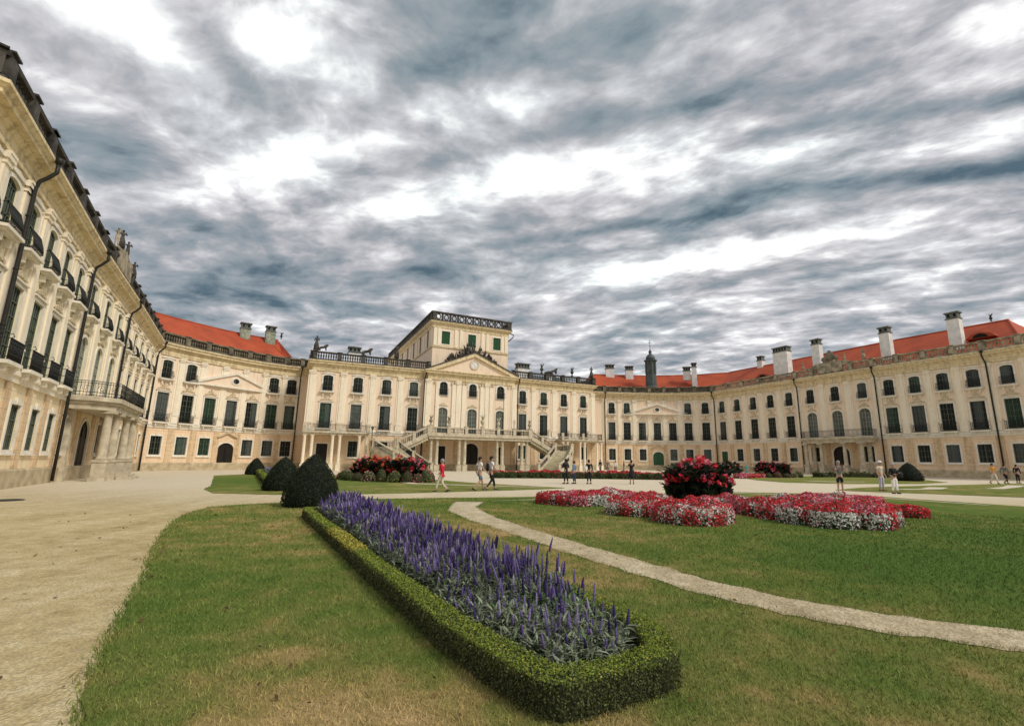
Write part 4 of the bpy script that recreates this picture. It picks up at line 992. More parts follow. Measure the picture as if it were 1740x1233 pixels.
person((16.5,27.0,0),R(175),'grey haired man in grey shirt and black shorts taking a picture on the gravel','photo',1.74,'cloth_grey','cloth_black','hair_grey',short=True)
person((20.5,29.5,0),R(200),'person in white cap and patterned top, left of the person with a black bag','stand',1.74,'cloth_cream','cloth_lilac','hair_grey',hat='cloth_white')
person((19.6,27.2,0),R(190),'person in black top and white trousers by the dark clipped cone on the right','hold',1.62,'cloth_black','cloth_white','hair_grey',female=True,sleeves='long')
carry('shoulder_bag',(20.0,27.25,.86),'big black shoulder bag beside the person in white trousers','bag','cloth_black',.34,.32,.16)
person((39.3,42.6,0),R(170),'person in orange T-shirt and pale trousers at the far right','walk',1.72,'cloth_orange','cloth_cream','hair_dark')
person((40.6,42.9,0),R(-80),'person in dark clothes striding right, between the orange shirt and the photo edge','walk',1.68,'cloth_grey','cloth_black','hair_dark',sleeves='long')
person((43.6,44.9,0),R(-80),'person in black and red at the far right photo edge','stand',1.66,'cloth_black','cloth_black','hair_dark',sleeves='long')
def camera_prop(x,y,z,f,label):
    root=thing('camera',(x,y,z),label,'camera'); root.rotation_euler=(0,0,f)
    m=MB(); m.box(I0,-.06,.06,-.02,.02,-.035,.035); add('camera_body',m.mesh('camera_body',['cloth_black']),root)
    m=MB(); m.tube([(0,.02,0),(0,.06,0)],.022,10); add('lens',m.mesh('lens',['glass_dark']),root)
camera_prop(6.9,36.17,1.45,0,'small black camera held up by the woman in the black dress'); camera_prop(16.47,26.62,1.48,R(175),'small black camera held up by the man in black shorts')

# ------------------------------------------------------------------ roof sculpture
def on(frw,u,v,z): return frw.p(u,v,z)
def statue(loc,face,label,h=2.1,pose='hold',mt='dark_stone',skirt=True):
    return person(loc,face,label,pose,h,mt,mt,mt,skirt=skirt,stone=mt,name='statue',cat='statue',group='stone figures on the roof balustrades')
def urn(loc,label,s=1.,mt='dark_stone',spiky=False,group='stone vases on the balustrades'):
    m=MB(); root=thing('urn',loc,label,'urn',group)
    m.lathe((0,0,0),[(a*s,b*s) for a,b in[(.24,0),(.24,.08),(.1,.16),(.09,.28),(.26,.5),(.32,.72),(.2,.9),(.16,.96),(.24,1.04)]],12); add('vase',m.mesh('vase',[mt]),root)
    m=MB()
    for i in range(14 if spiky else 9):
        a=i*2.4; r=.12+.16*(i%3)/2
        m.tube([(0,0,1.*s),(r*.6*s*math.cos(a),r*.6*s*math.sin(a),1.25*s),(r*1.7*s*math.cos(a),r*1.7*s*math.sin(a),(1.35+.2*(i%3))*s)],.06*s,5,0,True,[1,1.1,.3])
    add('foliage' if spiky else 'flame',m.mesh('finial_top',[mt]),root)
    return root
for u,v,z,f,lb in((-23.0,-.4,16.33,R(200),'stone figure on the far left corner of the central roof balustrade'),(-12.0,-.4,16.33,R(200),'lone stone figure halfway to the tower on the central roof balustrade'),(22.7,-.4,16.33,R(200),'stone figure on the right corner of the central roof balustrade')):
    x,y=cp(u,v); statue((x,y,z),f,lb)
for u,lb,s in((-22.1,'low seated stone lion at the left end of the central balustrade, beside a figure',.8),(-16.2,'crouching stone lion in front of the left chimney on the central roof',.9),(14.9,'stone lion on the right half of the central roof balustrade, next to a dark gable',.9)):
    x,y=cp(u,-.4); root=thing('lion_statue',(x,y,16.33),lb,'statue','stone lions on the central roof'); root.rotation_euler=(0,0,R(27))
    vs=[(0,0,.55),(-.35,0,.6),(-.7,0,.5),(.45,0,.95),(.6,0,1.15),(.85,0,1.1),(.4,-.18,.5),(.5,-.2,.1),(.4,.18,.5),(.5,.2,.1),(-.7,-.25,.3),(-.4,-.28,.08),(-.7,.25,.3),(-.4,.28,.08),(-1.0,0,.3),(-1.15,0,.7)]
    es=[(0,1),(1,2),(0,3),(3,4),(4,5),(3,6),(6,7),(3,8),(8,9),(2,10),(10,11),(2,12),(12,13),(2,14),(14,15)]
    skinned('body',[(a*s,b*s,c_*s) for a,b,c_ in vs],es,[r*s for r in(.26,.25,.24,.3,.26,.13,.12,.09,.12,.09,.15,.09,.15,.09,.06,.07)],'dark_stone',root,1)
for u,lb,s in((12.5,'dark stone vase beside the wide chimney on the right half of the central roof',1.),(18.6,'dark stone vase near the right end of the central roof balustrade',1.)):
    x,y=cp(u,-.4); urn((x,y,16.33),lb,s)
for u,lb in((-7.7,'stone vase on the left corner post of the terrace balustrade'),(-5.1,'vase with flowers on the second terrace post from the left'),(0.,'taller stone vase on the middle post of the terrace balustrade'),(2.5,'vase right of the middle post on the terrace balustrade'),(7.7,'stone vase on the right corner post of the terrace balustrade')):
    urn(P(u,4.85,6.34),lb,.85 if u else 1.1,'pale_stone' if u in(0.,2.5) else 'weathered_stone',group='stone vases on the terrace balustrade')
x,y,z=P(5.1,4.85,6.34); statue((x,y,z),R(205),'small pale stone child figure on the right part of the terrace balustrade',1.3,'stand','pale_stone',False)
x,y,z=P(-12.4,4.9,4.25); 
lp=thing('lamp_stand',P(-15.1,2.5,4.28),'iron lantern on the landing post of the left outdoor staircase','lamp'); m=MB(); m.tube([(0,0,0),(0,0,1.2)],.05,6); m.tube([(-.5,0,1.5),(-.3,0,1.75),(0,0,1.2),(.3,0,1.75),(.5,0,1.5)],.035,5); add('post',m.mesh('lamp_post',['iron']),lp); m=MB(); m.lathe((0,0,1.2),[(.12,0),(.2,.35),(.22,.4),(.06,.55)],6,0,False); add('lantern',m.mesh('lantern',['glass_grey']),lp)
urn((-40.9,75.0,20.25),'dark leafy finial at the end of the left curved red roof ridge',.6,'iron',True,'finials on the red roofs'); urn((59.2,60.7,19.95),'dark leafy finial on the ridge of the right red roof',.6,'iron',True,'finials on the red roofs')
def frw(line,i,f=.5):
    Wl=W(line); A,Bq=Vector(Wl[i]),Vector(Wl[i+1]); return Fr(tuple(A.lerp(Bq,f)),tuple(Bq-A))
fl=frw(LW_C,3); fr_=frw(RW_C,1)
for u,z,lb,mt in((-2.3,16.75,'larger seated stone figure on the attic of the near left wing','weathered_stone'),(-1.0,17.1,'helmeted stone figure on the top of the near left wing attic','dark_stone'),(1.1,17.0,'stone figure leaning on the near left wing attic, third from the near end','dark_stone'),(4.2,16.4,'stone figure at the far end of the near left wing attic','dark_stone')):
    x,y,_=on(fl,u,.3,0); statue((x,y,z-.05),R(-120),lb,1.45,'photo',mt,u in(-1.0,4.2))
for u,z,lb,h in((-4.5,16.35,'small stone figure at the left end of the right wing attic',1.3),(4.9,16.4,'stone figure at the right end of the right wing attic, before the red roof',1.7),(2.2,16.75,'crouching stone figure right of the attic crest on the right wing',1.2)):
    x,y,_=on(fr_,u,.3,0); statue((x,y,z-.05),R(120),lb,h,'hold','weathered_stone')
def trophy(loc,rz,label,w,h,n,mt):
    root=thing('trophy_sculpture',loc,label,'sculpture'); root.rotation_euler=(0,0,rz); m=MB(); r2=random.Random(n)
    for i in range(n):
        x=r2.uniform(-w,w); hh=h*(1-(abs(x)/w)**1.5)*r2.uniform(.55,1.)+.35; base=-abs(x)*.43; a=x/w*.7+r2.uniform(-.25,.25)
        y=r2.uniform(-.3,.3)
        m.tube([(x,y,base),(x+math.sin(a)*hh*.6,y,base+hh*.6),(x+math.sin(a)*hh,y,base+hh)],.09,5,0,True,[1.,1.2,.4])
        if i%3==0: m.lathe((x+math.sin(a)*hh*.8,y,base+hh*.75),[(.02,-.22),(.2,-.1),(.22,.08),(.05,.24)],7)
    for i in range(n//3):
        x=r2.uniform(-w,w)*.8; m.lathe((x,r2.uniform(-.2,.3),-abs(x)*.43+.1),[(.05,0),(.32,.2),(.3,.45),(.08,.62)],8)
    m.build('carving',[mt],None); o=bpy.context.scene.collection.objects[-1]; o.parent=root
    return root
x,y,z=frC.p(0,-.5,18.25); trophy((x,y,z+.1),.474,'dark stone trophy of flags and arms above the central pediment',4.4,1.9,70,'dark_stone')
x,y,z=fr_.p(0,.3,17.1); root=thing('crest_sculpture',(x,y,z),'rounded grey stone crest on the middle of the right wing attic','sculpture'); root.rotation_euler=(0,0,fr_.rz)
m=MB(); m.lathe((0,0,0),[(.75,-.05),(.8,.25),(.72,.7),(.5,1.15),(.22,1.45),(.05,1.6)],12,0,True,1,.45)
for s in(-1,1): m.lathe((s*.95,0,-.1),[(.1,0),(.42,.2),(.38,.55),(.1,.75)],9,0,True,1,.6)
m.build('carving',['dark_stone2']); o=S.collection.objects[-1]; o.parent=root

# ================================================================== PLANTS
def inpoly(px,py,poly):
    poly=np.asarray(poly); n=len(poly); ins=np.zeros(len(px),bool); j=n-1
    for i in range(n):
        xi,yi=poly[i]; xj,yj=poly[j]
        c_=((yi>py)!=(yj>py)) & (px<(xj-xi)*(py-yi)/(yj-yi+1e-12)+xi); ins^=c_; j=i
    return ins
def densify(pts,step):
    out=[]
    for a,b in zip(pts[:-1],pts[1:]):
        a=Vector(a);b=Vector(b);n=max(1,int((b-a).length/step))
        out+=[tuple(a.lerp(b,k/n)) for k in range(n)]
    return out+[tuple(pts[-1])]
def smooth(pts,it=2):
    for _ in range(it): pts=[pts[0]]+[tuple((Vector(pts[i-1])+2*Vector(pts[i])+Vector(pts[i+1]))/4) for i in range(1,len(pts)-1)]+[pts[-1]]
    return pts
def hedge(outer,width,h,label,dens,size,closed_inner=None,group=None,tone=1.):
    """box hedge ribbon; outer edge polyline, hedge lies to its left (inside)"""
    oc=densify(outer,.10); oc=smooth(oc,1); inner=offset_line(oc,width) # n=(ty,-tx)
    root=thing('box_hedge',(*oc[len(oc)//2],0),label,'hedge',group)
    m=MB(); n=len(oc); ins=.035
    a=offset_line(oc,ins); b=offset_line(oc,width-ins)
    vs=[]
    for i in range(n):
        j=rnd.uniform(-.012,.012)
        vs+=[(*a[i],0),(a[i][0],a[i][1],h-ins+j),(b[i][0],b[i][1],h-ins+j),(*b[i],0)]
    m.add(vs,[(4*i+k,4*(i+1)+k,4*(i+1)+k+1,4*i+k+1) for i in range(n-1) for k in range(3)]+[(0,1,2,3),(4*n-1,4*n-2,4*n-3,4*n-4)])
    m.build('twigs','hedge_core',root)
    oa=np.array(oc); ib=np.array(inner); seg=np.linalg.norm(np.diff((oa+ib)/2,axis=0),axis=1)
    P_=[];N_=[];T_=[];Z_=[]
    for i in range(n-1):
        mid=(oa[i]+ib[i])/2; d=max(2.5,float(np.hypot(*mid))); dd=dens*min(1,(4.2/d)**1.25)
        sz=size*max(1,(d/4.2)**.62)
        for face,area in(('o',seg[i]*h),('t',seg[i]*width),('i',seg[i]*h*.6)):
            c_=rng.poisson(area*dd); f=rng.random(c_); g_=rng.random(c_)
            po=oa[i]*(1-f[:,None])+oa[i+1]*f[:,None]; pi=ib[i]*(1-f[:,None])+ib[i+1]*f[:,None]
            nrm=(ib[i]-oa[i])/width
            if face=='t': p2=po+(pi-po)*g_[:,None]; z=np.full(c_,h)+rng.normal(0,.009,c_)+.012*np.sin(p2[:,0]*9+p2[:,1]*7); nn=np.tile([0,0,1.],(c_,1)); ti=rng.uniform(.42,.95,c_)  # top leaves tinted brighter: fresh growth, plus light from above put into the colour
            else:
                s=-1 if face=='o' else 1; base=po if face=='o' else pi; z=h*(1-g_**1.0*(.96 if face=='o' else .6)); p2=base+nrm*rng.normal(0,.012,c_)[:,None]; nn=np.tile([s*nrm[0],s*nrm[1],.35],(c_,1))
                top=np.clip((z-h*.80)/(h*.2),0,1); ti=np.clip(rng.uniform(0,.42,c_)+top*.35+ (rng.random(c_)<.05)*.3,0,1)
            P_.append(np.column_stack([p2,z])); N_.append(nn); T_.append(ti); Z_.append(np.full(c_,sz)*rng.uniform(.7,1.3,c_))
    P_=np.concatenate(P_);N_=np.concatenate(N_);T_=np.concatenate(T_);Z_=np.concatenate(Z_)
    # straw-coloured stretch
    dd=np.hypot(P_[:,0]+3.2,P_[:,1]-8.8); T_=np.where((dd<1.3)&(rng.random(len(dd))<.5)&(P_[:,2]>h*.8),1.,T_)
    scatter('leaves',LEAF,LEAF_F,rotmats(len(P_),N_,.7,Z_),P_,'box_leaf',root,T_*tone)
    return root
def wbl(pts): return pts
HEDGE=[(-6.15,14.4),(-6.3,13.6),(-3.9,9.6),(-2.0,6.4),(-.75,4.35),(-.13,3.50),(.15,3.22),(.56,3.45),(1.04,3.74),(1.05,4.3),(.85,4.85),(.38,5.6),(-5.5,15.3)]
# outer edge order must put the hedge on the right-hand normal (ty,-tx) inside -> reverse so inside is right of travel
def inside_right(pts):
    a=sum(pts[i][0]*pts[(i+1)%len(pts)][1]-pts[(i+1)%len(pts)][0]*pts[i][1] for i in range(len(pts)))
    return pts[::-1] if a>0 else pts     # clockwise travel has its inside on the right
HEDGE=inside_right(HEDGE)
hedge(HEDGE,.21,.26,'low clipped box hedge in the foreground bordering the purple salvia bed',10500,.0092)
def salvia(poly,label,dens,h0,scale=1.,lod=1.):
    root=thing('salvia_bed',(float(np.mean([p[0] for p in poly])),float(np.mean([p[1] for p in poly])),0),label,'flower bed')
    pa=np.array(poly); lo,hi=pa.min(0),pa.max(0); area=abs(sum(poly[i][0]*poly[(i+1)%len(poly)][1]-poly[(i+1)%len(poly)][0]*poly[i][1] for i in range(len(poly))))/2
    N=int(dens*(hi[0]-lo[0])*(hi[1]-lo[1])); x=rng.uniform(lo[0],hi[0],N); y=rng.uniform(lo[1],hi[1],N); k=inpoly(x,y,poly); x=x[k];y=y[k]
    d=np.hypot(x,y)
    keep=rng.random(len(x))<np.clip(10./d,.4,1); x=x[keep];y=y[keep];d=d[keep]; n=len(x); big_=np.clip((d/7.)**.6,1,2.2)*scale
    clump=.5+.5*np.sin(x*3.1+y*1.3)*np.sin(y*2.3-x*1.1+1)
    near_end=np.clip((d-4.0)/1.8,0,1)
    sd_=np.clip(((x+.35)*.852+(y-4.5)*.523)/.75,0,1)
    h=h0*(.66+.34*near_end)*(.74+.26*clump+rng.uniform(-.22,.2,n))*(.70+.34*sd_)
    # flower spikes: whorled taper
    prof=[(.004,0),(.011,.02),(.006,.10),(.012,.16),(.007,.26),(.012,.34),(.007,.44),(.011,.52),(.006,.62),(.009,.70),(.005,.80),(.006,.88),(.001,1.)]
    tv=[];tf=[];K=5
    for i,(r,z) in enumerate(prof):
        for q in range(K): a=2*PI*q/K+(i%2)*.6; tv.append((r*1.35*math.cos(a),r*1.35*math.sin(a),z))
    for i in range(len(prof)-1):
        for q in range(K): tf.append((i*K+q,i*K+(q+1)%K,(i+1)*K+(q+1)%K,(i+1)*K+q))
    side_=np.clip(((x+.35)*.852+(y-4.5)*.523)/.75,0,1)
    fl_=rng.random(n)<(.30+.66*near_end)*(.6+.4*clump)*(.55+.45*side_)
    idx=np.where(fl_)[0]; m_=len(idx); ln=h[idx]*rng.uniform(.18,.40,m_)
    tx,ty=rng.normal(0,.15,m_),rng.normal(0,.15,m_)
    mt=np.zeros((m_,3,3)); b_=big_[idx]; mt[:,0,0]=b_; mt[:,1,1]=b_; mt[:,0,2]=tx*ln; mt[:,1,2]=ty*ln; mt[:,2,2]=ln
    zb=h[idx]-ln; loc=np.column_stack([x[idx]+tx*zb,y[idx]+ty*zb,zb])
    ti=np.clip(.35+.3*(clump[idx]-.5)+rng.normal(.05,.27,m_),0,1)
    o_=scatter('flower_spikes',tv,tf,mt,loc,'sage_flower',root,ti); o_['kind']='stuff'
    # stems + narrow leaves
    sv=[(-.0016,0,0),(.0016,0,0),(.0012,0,1),(-.0012,0,1)]
    mt=np.zeros((n,3,3)); mt[:,0,0]=big_; mt[:,1,1]=1; mt[:,2,2]=h*.85; scatter('stems',sv,[(0,1,2,3)],mt,np.column_stack([x,y,np.zeros(n)]),'sage_leaf',root,rng.uniform(.2,.8,n))
    per=max(6,int(19*lod)); X=np.repeat(x,per)+rng.normal(0,.025,n*per); Y=np.repeat(y,per)+rng.normal(0,.025,n*per); Hh=np.repeat(h,per); D=np.repeat(big_,per)
    z=Hh*(.08+.62*rng.random(n*per)**.9)
    lv=[(0,0,0),(.007,.02,.004),(.005,.05,-.002),(0,.072,-.014),(-.005,.05,-.002),(-.007,.02,.004)]
    az=rng.uniform(0,2*PI,n*per); el=rng.uniform(-.1,1.1,n*per); ca,sa=np.cos(az),np.sin(az); ce,se=np.cos(el),np.sin(el)
    Rm=np.zeros((n*per,3,3)); Rm[:,:,0]=np.stack([ca,sa,0*ca],1); Rm[:,:,1]=np.stack([-sa*ce,ca*ce,se],1); Rm[:,:,2]=np.stack([sa*se,-ca*se,ce],1)
    Rm*= (D*rng.uniform(.8,1.7,n*per))[:,None,None]
    green=np.exp(-((X-.25)**2+(Y-5.0)**2)/.12)
    ti=np.clip(rng.normal(.5,.2,n*per)+ (rng.random(n*per)<green)*.5,0,1)
    scatter('foliage',lv,[(0,1,2,3,4,5)],Rm,np.column_stack([X,Y,z]),'sage_leaf',root,ti)
    return root
SALV=[(-5.8,14.7),(-5.92,13.75),(-3.52,9.75),(-1.67,6.55),(-.4,4.45),(.05,3.9),(.25,3.75),(.68,4.0),(.74,4.35),(.55,4.85),(.12,5.5),(-5.3,14.7)]
salvia(SALV,'long bed of purple salvia spikes inside the foreground box hedge',340,.60)
sheet('bed_soil',SALV,.034,'soil')
# far repeat between the clipped cones
H2=inside_right([(-13.8,25.6),(-26.8,47.6),(-25.6,48.3),(-12.5,26.2)])
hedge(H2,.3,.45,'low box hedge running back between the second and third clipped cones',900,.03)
S2=[(-13.5,26.4),(-26.0,47.2),(-25.5,47.4),(-12.8,26.5)]
salvia(S2,'far strip of blue violet salvia between the second and third clipped cones',60,.75,1.8,.4)

def cone(x,y,r,h,label,seed,dens=1500,size=.028,group='clipped dark yew cones'):
    root=thing('topiary_cone',(x,y,0),label,'topiary',group)
    r*=.86; prof=[(r*.90,0),(r*1.0,h*.10),(r*.98,h*.24),(r*.88,h*.42),(r*.70,h*.60),(r*.47,h*.78),(r*.25,h*.91),(r*.06,h*.995)]
    m=MB(); m.lathe((0,0,0),[(a*.95,b*.98) for a,b in prof],20); add('branches',m.mesh('branches',['yew_core']),root)
    pz=np.array([b for a,b in prof]); pr=np.array([a for a,b in prof])
    n=int(dens*2*PI*r*h*.75); z=rng.random(n)*h; rr=np.interp(z,pz,pr); keep=rng.random(n)<rr/r; z=z[keep]; rr=rr[keep]; n=len(z); a=rng.uniform(0,2*PI,n)
    rr=rr*(1+.03*np.sin(a*5+z*4+seed)+.02*np.sin(a*11-z*9)+rng.normal(0,.02,n))
    sl=np.interp(z,pz[:-1],-np.diff(pr)/np.diff(pz)); nn=np.column_stack([np.cos(a),np.sin(a),np.clip(sl,0,2)])
    scatter('needles',LEAF,LEAF_F,rotmats(n,nn,.8,size*rng.uniform(.6,1.3,n)),np.column_stack([x+rr*np.cos(a),y+rr*np.sin(a),z]),'yew_leaf',root,rng.random(n)**1.5)
cone(-7.5,16.75,1.0,1.75,'nearest of the dark clipped yew cones, at the end of the salvia bed',1,2600,.022)
cone(-12.6,24.8,1.0,1.66,'second dark clipped yew cone, half hidden behind the nearest one',2,1500,.032)
cone(-27.0,47.7,.98,1.6,'smallest, farthest dark clipped yew cone on the left lawn',3,500,.05)
cone(35.5,47.2,1.25,1.75,'dark clipped yew cone on the right, behind the two standing visitors',4,500,.05)

def begonia(lobes,label,h,dens=900,fs=.021,colors=(0,1,2),stripes=1.,name='begonia_bed',dark=0.):
    """mounded bed: lobes = [(x,y,r)]"""
    cx=float(np.mean([l[0] for l in lobes])); cy=float(np.mean([l[1] for l in lobes])); root=thing(name,(cx,cy,0),label,'flower bed')
    L=np.array(lobes); lo=(L[:,:2]-L[:,2:3]).min(0); hi=(L[:,:2]+L[:,2:3]).max(0)
    def height(x,y):
        out=np.zeros(len(x))
        for (a,b,r) in lobes:
            d=np.hypot(x-a,y-b)/r; out=np.maximum(out,h*np.clip(1-d**2.2,0,1)**.5*(.86+.12*np.sin(a*7+b)+.10*np.sin(x*9.+a)*np.sin(y*8.+b)))
        return out
    m=MB()
    for (a,b,r) in lobes: m.lathe((a,b,0),[(r*.93,0),(r*.86,h*.25),(r*.68,h*.45),(r*.45,h*.58),(r*.25,h*.64),(.02,h*.65)],16)
    m.build('foliage','hedge_core',root)
    area=(hi[0]-lo[0])*(hi[1]-lo[1]); N=int(dens*area*1.9); x=rng.uniform(lo[0],hi[0],N); y=rng.uniform(lo[1],hi[1],N)
    z=height(x,y); k=z>.02; x,y,z=x[k],y[k],z[k]
    # skirts: extra samples on the steep rims
    xs=[];ys=[];zs=[]
    for (a,b,r) in lobes:
        c_=int(dens*2*PI*r*h*.9); t=rng.uniform(0,2*PI,c_); q=rng.random(c_)**.8; X=a+r*.985*np.cos(t)*(1-.1*q**3); Y=b+r*.985*np.sin(t)*(1-.1*q**3); ZZ=q*h*.74
        ok=height(X,Y)<ZZ+h*.3; xs.append(X[ok]);ys.append(Y[ok]);zs.append(ZZ[ok])
    x=np.concatenate([x]+xs);y=np.concatenate([y]+ys);z=np.concatenate([z]+zs); n=len(x)
    # planted drifts of colour
    ns_=max(8,int(area*7.5*stripes**2)); sx_=rng.uniform(lo[0],hi[0],ns_); sy_=rng.uniform(lo[1],hi[1],ns_); sc_=rng.choice([0,0,0,0,0,1,1,2],ns_)
    jx=x+rng.normal(0,.07,n); jy=y+rng.normal(0,.07,n); near=np.argmin((jx[:,None]-sx_)**2+(jy[:,None]-sy_)**2,axis=1); sr_=rng.choice([0,0,0,1,2,2,2],ns_); colr=np.where(z<h*.66,sr_[near],sc_[near])
    colr=np.where(rng.random(n)<.08,rng.integers(0,3,n),colr); colr=np.array(colors)[colr]
    leaf=rng.random(n)<(.22+.2*(z<h*.35)); leaf|=(z<h*dark)&(rng.random(n)<.97); mi=np.where(leaf,3,colr)
    e=.02; nx=-(height(x+e,y)-height(x-e,y))/(2*e); ny=-(height(x,y+e)-height(x,y-e))/(2*e); nn=np.column_stack([np.clip(nx,-3,3),np.clip(ny,-3,3),np.ones(n)]); nn/=np.linalg.norm(nn,axis=1)[:,None]
    tv=[(math.cos(a)*(1 if i%2 else .72),math.sin(a)*(1 if i%2 else .72),.25*(i%2)) for i,a in enumerate(np.linspace(0,2*PI,9)[:-1])]
    scatter('blossoms',tv,[tuple(range(8))],rotmats(n,nn,.55,fs*rng.uniform(.6,1.35,n)),np.column_stack([x,y,z])+nn*rng.uniform(-.02,.035,n)[:,None],'',root,rng.random(n),mi,['petal_red','petal_pink','petal_white','begonia_leaf'])
    return root
BG='low mounded beds of red and white begonias on the right lawn'
o=begonia([(4.12,13.35,.95),(4.5,13.6,.8),(3.9,13.75,.75)],'frontmost round mound of red and white begonias, directly below the canna bush',.66)
begonia([(2.95,15.2,.85),(3.3,15.6,.8),(3.9,16.8,.7)],'red and white begonia mound just left of the frontmost one',.62)
begonia([(.75,18.7,.75),(1.5,18.2,.85),(2.3,18.4,.8),(1.5,19.2,.8),(2.8,19.1,.7),(3.4,19.5,.5)],'leftmost red and white begonia bed, beside the thin path',.58,700,.025)
big_l=[(6.5,17.1,.6),(6.6,16.2,.65),(6.75,15.3,.7),(6.9,14.4,.72),(7.1,13.5,.75),(7.5,12.7,.75),(8.3,12.55,.7),(8.9,13.1,.65),(8.1,13.6,.8),(8.3,14.6,.8),(7.8,15.6,.8),(9.0,15.4,.75),(9.6,14.6,.6),(9.2,16.4,.75),(8.2,16.9,.7),(10.2,16.9,.65)]
begonia([(a,b,r*.80) for a,b,r in big_l],'largest begonia bed, spreading to the right of the canna bush in red, pink and white',.62,900,.022,(0,1,2),1.3)
begonia([(11.1,15.7,.5),(11.3,15.1,.42),(10.8,16.4,.45),(10.5,15.7,.45)],'small dark red begonia mound at the right tip of the largest bed',.42,900,.022,(0,0,2))
begonia([(10.7,19.3,.8),(11.6,19.3,.75),(12.4,19.0,.7)],'pink begonia mound behind the largest bed',.5,700,.025,(1,1,0))

def canna(cx,cy,r,h,label,n,petal,seed,flowers=60,lw=1.):
    root=thing('canna_bush',(cx,cy,0),label,'flowering bush'); rg=np.random.default_rng(seed)
    a=rg.uniform(0,2*PI,n); q=np.sqrt(rg.random(n))*r; X=cx+q*np.cos(a); Y=cy+q*np.sin(a)
    # leaf: folded lanceolate, 6 quads
    tv=[];K=6
    for i in range(K+1):
        t=i/K; w_=.13*math.sin(PI*min(1,t*.93+.06))**.8; zc=t*.62-.22*t**3; yc=.42*t**1.6
        tv+=[(-w_,yc,zc+.03),(0,yc,zc),(w_,yc,zc+.03)]
    tf=[]
    for i in range(K):
        for j in range(2): tf.append((3*i+j,3*i+j+1,3*i+4+j,3*i+3+j))
    per=7; N=n*per; zz_=np.tile(np.linspace(.05,.72,per),n)*np.repeat(h*(1-.28*(q/r)**2),per)*rg.uniform(.85,1.1,N); az=rg.uniform(0,2*PI,N)
    Rm=np.zeros((N,3,3)); s=rg.uniform(.7,1.15,N)*lw; Rm[:,0,0]=np.cos(az)*s; Rm[:,1,0]=np.sin(az)*s; Rm[:,0,1]=-np.sin(az)*s; Rm[:,1,1]=np.cos(az)*s; Rm[:,2,2]=s*.9
    scatter('leaves',tv,tf,Rm,np.column_stack([np.repeat(X,per),np.repeat(Y,per),zz_]),'canna_leaf',root,rg.random(N))
    st=MB()
    for i in range(n): st.tube([(X[i],Y[i],0),(X[i]+rg.normal(0,.03),Y[i],h*.75)],.016,4)
    st.build('stems','canna_leaf',root)
    # blooms: ragged clusters of broad petals
    fa=rg.uniform(0,2*PI,flowers); fq=np.sqrt(rg.random(flowers))*r*1.12; fx=cx+fq*np.cos(fa); fy=cy+fq*np.sin(fa); fz=h*(1.0-.42*(fq/r)**2)*rg.uniform(.78,1.06,flowers)
    pp=13; N=flowers*pp; c_=np.column_stack([np.repeat(fx,pp),np.repeat(fy,pp),np.repeat(fz,pp)])+rg.normal(0,.055,(N,3))
    scatter('blossoms',[(0,-1,0),(.6,-.2,.25),(.5,.7,.1),(0,1,.3),(-.5,.7,.1),(-.6,-.2,.25)],[(0,1,2,3,4,5)],rotmats(N,None,1,.062*lw*rg.uniform(.7,1.3,N)),c_,petal,root,rg.random(N),rg.integers(0,2,N)*0 if isinstance(petal,str) else np.repeat(rg.integers(0,len(petal),flowers),pp),None if isinstance(petal,str) else list(petal))
    return root
canna(7.2,22.2,1.32,1.72,'tall bush of red cannas with dark leaves standing behind the begonia mounds',150,('petal_red','petal_red','petal_pink'),3,190)
def mixed(cx,cy,rx,ry,rz,n,label,h=.55):
    """ring of low coleus and marigold clumps"""
    root=thing('border_plants',(cx,cy,0),label,'flower bed')
    m=MB(); P_=[];T_=[];Mi=[];N_=[]; ca,sa=math.cos(rz),math.sin(rz)
    for i in range(n):
        a=2*PI*i/n; x=rx*math.cos(a); y=ry*math.sin(a); x,y=cx+x*ca-y*sa,cy+x*sa+y*ca; r=rnd.uniform(.38,.52); hh=h*rnd.uniform(.8,1.2)
        m.lathe((x,y,0),[(r*.8,0),(r*.95,hh*.4),(r*.7,hh*.75),(.05,hh*.95)],10)
        c_=260; v=rng.normal(size=(c_,3)); v[:,2]=abs(v[:,2]); v/=np.linalg.norm(v,axis=1)[:,None]
        P_.append(np.array([x,y,0])+v*[r,r,hh]*rng.uniform(.9,1.08,c_)[:,None]); N_.append(v); T_.append(np.clip(rng.normal(rnd.random(),.12,c_),0,1)); k=i%4
        Mi.append(np.where(rng.random(c_)<(.4 if k==1 else .06),1,0))
    m.build('stems','hedge_core',root)
    scatter('leaves',LEAF,LEAF_F,rotmats(n*260,np.concatenate(N_),.6,.055*rng.uniform(.6,1.3,n*260)),np.concatenate(P_),'',root,np.concatenate(T_),np.concatenate(Mi),['coleus_leaf','petal_pink'])
def leftcanna():
    root_c=[(-13.6,39.0),(-12.4,38.1),(-11.2,37.3),(-10.0,36.5),(-8.9,35.9)]
    for i,(x,y) in enumerate(root_c):
        canna(x,y,.85,1.75,['leftmost pink canna clump in the mixed bed before the left staircase','second canna clump from the left in the mixed bed, with red blooms','middle canna clump of the mixed bed before the left staircase','fourth canna clump of the mixed bed, with orange red blooms','rightmost canna clump of the mixed bed, beside the woman in red'][i],46,(('petal_pink','petal_orange'),('petal_red','petal_orange'),('petal_red','petal_orange'),('petal_orange','petal_red'),('petal_pink','petal_red'))[i],20+i,55,1.1)
leftcanna()
mixed(-11.4,37.3,4.4,1.9,R(-34),22,'low ring of yellow green and dark red foliage plants around the left canna bed',.75)
